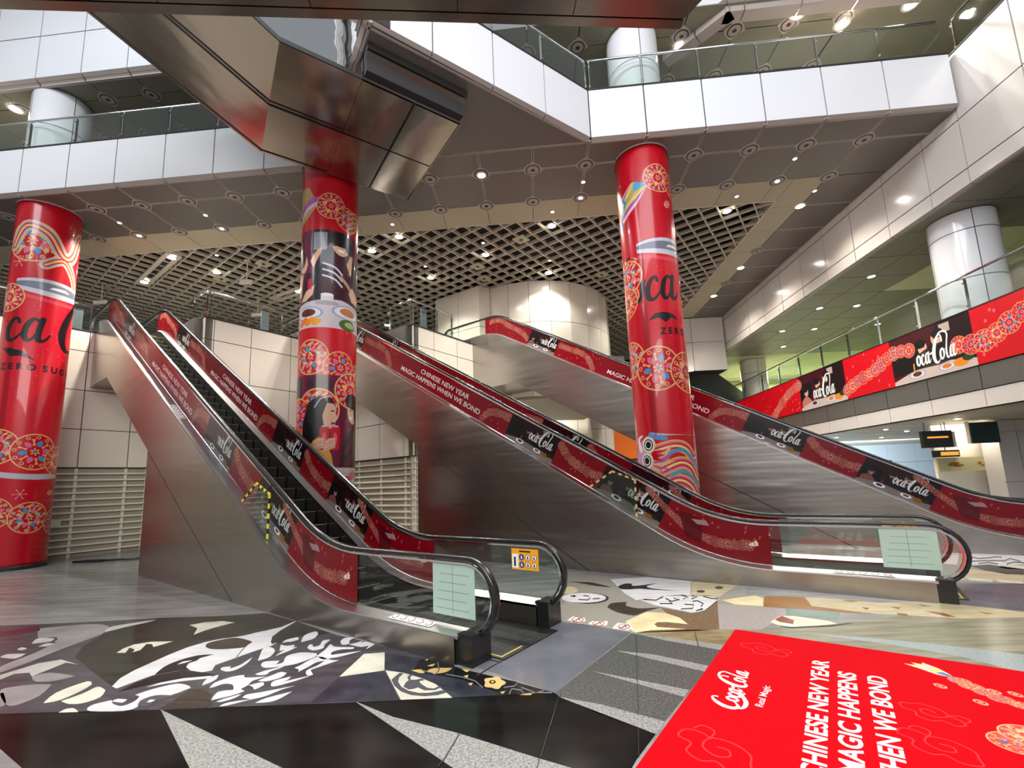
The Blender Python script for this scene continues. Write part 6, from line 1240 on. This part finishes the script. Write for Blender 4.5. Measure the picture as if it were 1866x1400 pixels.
# stainless walkway crossing overhead
wk = thing('overhead_walkway', 'mirror finish stainless underside crossing along the top of the view', 'walkway', (0, 0, 9.0))
qa, qb = Vector((-14.0, 4.62, 0)), Vector((2.69, 6.51, 0)); dl = (qb - qa).normalized(); nl = Vector((dl.y, -dl.x, 0)); LL = (qb - qa).length
cut = [0, 2.2, 4.4, 6.6, 8.8, 11.0, 13.2, 15.0, LL]
W_ = lambda a, b, c: qa + dl * a + nl * b + Vector((0, 0, c))
for i in range(len(cut) - 1):
    m = MB(); xa, xb = cut[i] + .006, cut[i + 1] - .006; ex = 2.2 if i == len(cut) - 2 else 0
    m.hexa([W_(xa, .16, 0), W_(xb, .16, 0), W_(xb + ex, 4.2, 0), W_(xa, 4.2, 0), W_(xa, .16, .05), W_(xb, .16, .05), W_(xb + ex, 4.2, .05), W_(xa, 4.2, .05)]); m.build('soffit_panel', 'stainless_walkway', wk)
m = MB(); m.box((0, 0, -.01), (LL, .145, .35), 0, W_); m.build('edge_strip', 'stainless_walkway', wk)
m = MB(); m.box((0, .02, .06), (LL, 4.2, .30), 0, W_); m.build('deck_core', 'black_seam', wk)

# ------------------------------------------------------------------ downlights
def spot(e, col=(1, .93, .82), ang=130): 
    d = bpy.data.lights.new('downlight_beam', 'SPOT'); d.energy = e; d.color = col; d.spot_size = math.radians(ang); d.spot_blend = .6; d.shadow_soft_size = .08; return d
SP = {k: spot(*v) for k, v in dict(a=(480,), b=(360, (1, .95, .86)), h=(260,), c=(190, (1, 1, .92)), d=(200, (.9, .97, 1.), 140), s=(600,), e=(1000,), n=(80, (1, .9, .76), 100)).items()}
protos = {}
def downlight(p, label, group, key, lm='lamp', r=.11, cat='downlight'):
    pk = (lm, r)
    if pk not in protos:
        t = thing('downlight', label, cat, p, 0, group)
        m = MB(); m.lathe([(r * 1.45, 0.0), (r * 1.45, -.018), (r * 1.08, -.022), (r * 1.02, -.012)], (0, 0, 0), 18); m.build('trim_ring', 'lamp_trim', t)
        m = MB(); m.lathe([(r, -.004), (r, -.016), (r * .5, -.03), (.002, -.032)], (0, 0, 0), 18); m.build('lamp', lm, t)
        protos[pk] = t
    else: t = dup(protos[pk], p, 0, label=label, group=group)
    if key:
        l = bpy.data.objects.new('downlight_beam', SP[key]); COL.objects.link(l); l.location = Vector(p) + Vector((0, 0, -.06))
    return t
ORD = 'first second third fourth fifth sixth seventh eighth ninth tenth eleventh twelfth thirteenth fourteenth fifteenth sixteenth'.split()
def px_x(p):
    q = M4.inverted() @ Vector(p); return q.x / -q.z
def row(pts, fmt, group, key, lm, r, cat='downlight'):
    for i, p in enumerate(sorted([Vector(p) for p in pts], key=px_x)):
        downlight(p, fmt.replace('#', ORD[i]), group, 'e' if key == 'a' and p.x < -5 else ('h' if key == 'a' and p.x > 8.5 else key), lm, r, cat)
row([GP(x, y, ZC) for (x, y) in ((-12.75, 12.93), (-9.87, 12.93), (1.79, 12.93), (7.6, 12.93), (9.06, 14.38), (9.06, 18.7), (9.06, 21.6))], '# from left of the bright downlights in the grey and beige panel ceiling', 'downlights in the grey ceiling', 'a', 'lamp', .12)
downlight(GP(-1.12, 11.48, ZC - .03), 'cool white downlight set in a ceiling rosette right of the overhead landing box', None, 'd', 'lamp_cool', .10)
row([GP(x, y, ZC - .02) for (x, y) in ((-4.33, 14.23), (6.7, 14.29), (.95, 14.32), (-1.49, 15.92), (-3.96, 17.46), (-5.58, 15.0), (.96, 17.8), (-12.06, 15.67), (-12.86, 14.4), (-15.4, 16.0), (-9.9, 17.85), (5.6, 20.0))], '# from left of the bright downlights in the open lattice ceiling', 'downlights in the lattice', 'b', 'lamp', .12)
row([GP(x, y, ZC) for (x, y) in ((-12.75, 12.2), (-9.87, 12.2), (1.79, 12.2), (7.6, 12.0), (9.06, 13.6), (-4.33, 13.5), (.95, 13.55), (6.7, 13.55), (-1.49, 15.1), (-3.96, 16.5), (.96, 16.8), (-11.2, 14.5))], '# from left of the small dim lights paired with ceiling downlights', 'emergency lights', None, 'lamp_small', .05, 'light')
row([(x, y, 8.44) for (x, y) in ((12.03, 15.5), (12.03, 18.4), (13.48, 18.35), (13.48, 21.2), (12.03, 21.25), (13.55, 24.0), (16.2, 20.95), (11.9, 12.55))], '# from left of the downlights in the olive ceiling above the mezzanine', 'downlights above the mezzanine', 'c', 'lamp_cool', .10)
row([(x, y, Z4 - .01) for (x, y) in ((7.7, 10.95), (9.12, 11.35), (9.1, 10.8), (10.65, 10.95), (4.75, 11.6), (-15.9, 11.95))], '# from left of the large glaring downlights on the top floor', 'downlights of the top floor', 's', 'lamp', .15)
row([(x, y, 3.10) for (x, y) in ((11.85, 13.1), (11.85, 15.7), (14.65, 19.7), (12.1, 18.6), (13.4, 16.8))], '# from left of the small downlights in the low ceiling beneath the mezzanine', 'downlights beneath the mezzanine', 'n', 'lamp', .07)
downlight((8.6, 24.0, 7.38), 'single downlight under the far end of the beam by the dragon column', None, None, 'lamp', .12)
area_lamp('far_room_fill', (15, 21.5, 2.9), (6, 1.5), 420, (.86, .95, 1), (math.radians(55), 0, 0)); area_lamp('partition_fill', (13.3, 14.45, 3.05), (1.2, .2), 14, (1, .95, .82), (math.radians(15), 0, 0))  # added fills without fixtures, brighten the far room and the partition
area_lamp('ground_far_fill', (-1, 23.5, 5.9), (7, 3), 700, (1, .96, .88))  # fill added under the upper slab to brighten the ground level beyond
area_lamp('mezzanine_far_fill', (16, 30, 8.2), (6, 4), 600, (.9, 1, .72))  # unseen greenish fill added to brighten the far end of the mezzanine
# light troughs and cameras in the lattice
for (xa, ya, xb, yb, lb) in ((-15.6, 16.15, -12.8, 14.35, 'pale light trough with end lamps in the lattice, left of the photo column'), (-11.3, 18.5, -9.8, 17.8, 'pale light trough in the lattice close to the photo column')):
    a, b = GP(xa, ya, ZC), GP(xb, yb, ZC); d = b - a; L = d.length; d.normalize(); n = Vector((d.y, -d.x, 0))
    t = thing('light_trough', lb, 'light', a); F = lambda x, y, z: d * x + n * y + Vector((0, 0, z))
    m = MB(); m.box((-.2, -.24, -.02), (L + .2, -.1, .06), 0, F); m.box((-.2, .1, -.02), (L + .2, .24, .06), 0, F); m.box((-.2, -.1, .0), (.3, .1, .06), 0, F); m.box((L - .3, -.1, 0), (L + .2, .1, .06), 0, F); m.build('trough_frame', 'lattice', t)
    m = MB(); m.box((.3, -.1, .03), (L - .3, .1, .06), 0, F); m.build('grille', 'dark_metal', t)
for (x, y, lb) in ((-10.42, 15.1, 'small white camera on a drop rod below the lattice, upper of the two'), (-11.97, 18.2, 'small white camera on a drop rod below the lattice, lower of the two'), (-17.1, 15.9, 'small camera under the lattice beside the can column')):
    t = thing('security_camera', lb, 'camera', GP(x, y, ZC)); m = MB(); m.tube([(0, 0, 0), (0, 0, -.75)], .018, 6); m.build('drop_rod', 'lamp_trim', t)
    m = MB(); m.box((-.22, -.06, -.88), (.18, .06, -.75), 0, lambda a, b, c: (a * .8 - b * .6, a * .6 + b * .8, c + a * .25)); m.build('camera_body', 'lamp_trim', t); m = MB(); m.lathe([(.12, 0), (.1, -.03), (.01, -.03)], (0, 0, 0), 12); m.build('ceiling_plate', 'beige_panel', t)

# ------------------------------------------------------------------ small things
t = thing('hanging_sign', 'black hanging sign with an amber line below the banner', 'sign', (12.02, 14, 2.34)); m = MB(); m.box((-.42, 0, 0), (.42, .12, .50)); m.build('sign_box', 'screen', t); m = MB(); m.box((-.30, -.004, .28), (.30, 0, .33)); m.build('sign_text', 'screen_amber', t); m = MB(); m.box((.42, .0, .0), (.5, .3, .46)); m.build('side_frame', 'lamp_trim', t)
m = MB(); m.tube([(-.3, .06, .5), (-.3, .06, .76)], .012, 6); m.tube([(.3, .06, .5), (.3, .06, .76)], .012, 6); m.build('hanger_rods', 'dark_metal', t)
t = thing('direction_sign', 'plain dark green hanging sign right of the black sign', 'sign', (13.36, 14, 2.42)); m = MB(); m.box((-.40, 0, 0), (.42, .1, .62)); m.build('sign_face', 'dark_green', t); m = MB(); m.box((-.43, -.005, -.0), (-.40, .1, .66)); m.build('sign_edge', 'lamp_trim', t)
t = thing('display_sign', 'small black sign with amber strip above the pale picture strip', 'sign', (12.72, 14.6, 2.06)); m = MB(); m.box((-.38, 0, 0), (.38, .08, .21)); m.build('sign_box', 'screen', t); m = MB(); m.box((-.18, -.004, .05), (.35, 0, .16)); m.build('sign_text', 'screen_amber', t)
m = MB(); m.tube([(0, .04, .21), (0, .04, 1.04)], .012, 6); m.build('hanger_rod', 'dark_metal', t)
t = thing('picture_strip', 'pale olive picture strip with ink fish above the cream partition', 'picture', (13.3, 14.7, 1.62)); m = MB(); m.box((-.80, 0, 0), (.85, .06, .42)); m.build('picture_panel', 'picture', t)
m = MB()
for (x, z, r, rr) in ((-.35, .22, .18, .06), (-.2, .17, .16, .04), (.42, .22, .07, .05), (.62, .22, .07, .05), (.5, .15, .06, .03)): m.add([(x + r * math.cos(k * PI / 6), -.003, z + rr * math.sin(k * PI / 6) + .1 * r * math.cos(k * PI / 6)) for k in range(12)], [tuple(range(12))], 0)
m.build('ink_fish', 'bronzestone', t)
t = thing('shopfront', 'orange shopfront with dark shelf seen under the furthest escalator', 'shopfront', (5.4, 26.4, 0)); m = MB(); m.box((-.75, 0, 2.9), (3, .3, 5.0)); m.box((-.75, 0, 0), (3, .3, 2.1)); m.build('orange_fascia', 'orange', t); m = MB(); m.box((-.75, .1, 2.1), (3, .3, 2.9)); m.box((-.75, -.05, 2.82), (3, .1, 2.9), 1); m.build('shop_window', ['grey_screen', 'black'], t)
t = thing('extension_lead', 'black power cable with plug lying on the floor by the can column', 'cable', (-12.9, 12.7, 0)); m = MB(); m.tube([(x, y, .03) for x, y in ((-.3, -.1), (.1, .05), (.45, .0), (.8, .2), (1.2, .25), (1.55, .55))], .03, 6); m.build('cable', 'rubber', t, True); m = MB(); m.box((1.45, .5, 0), (1.85, .66, .08)); m.box((-.1, -.08, 0), (.5, .12, .06)); m.build('plug_strip', 'black', t)
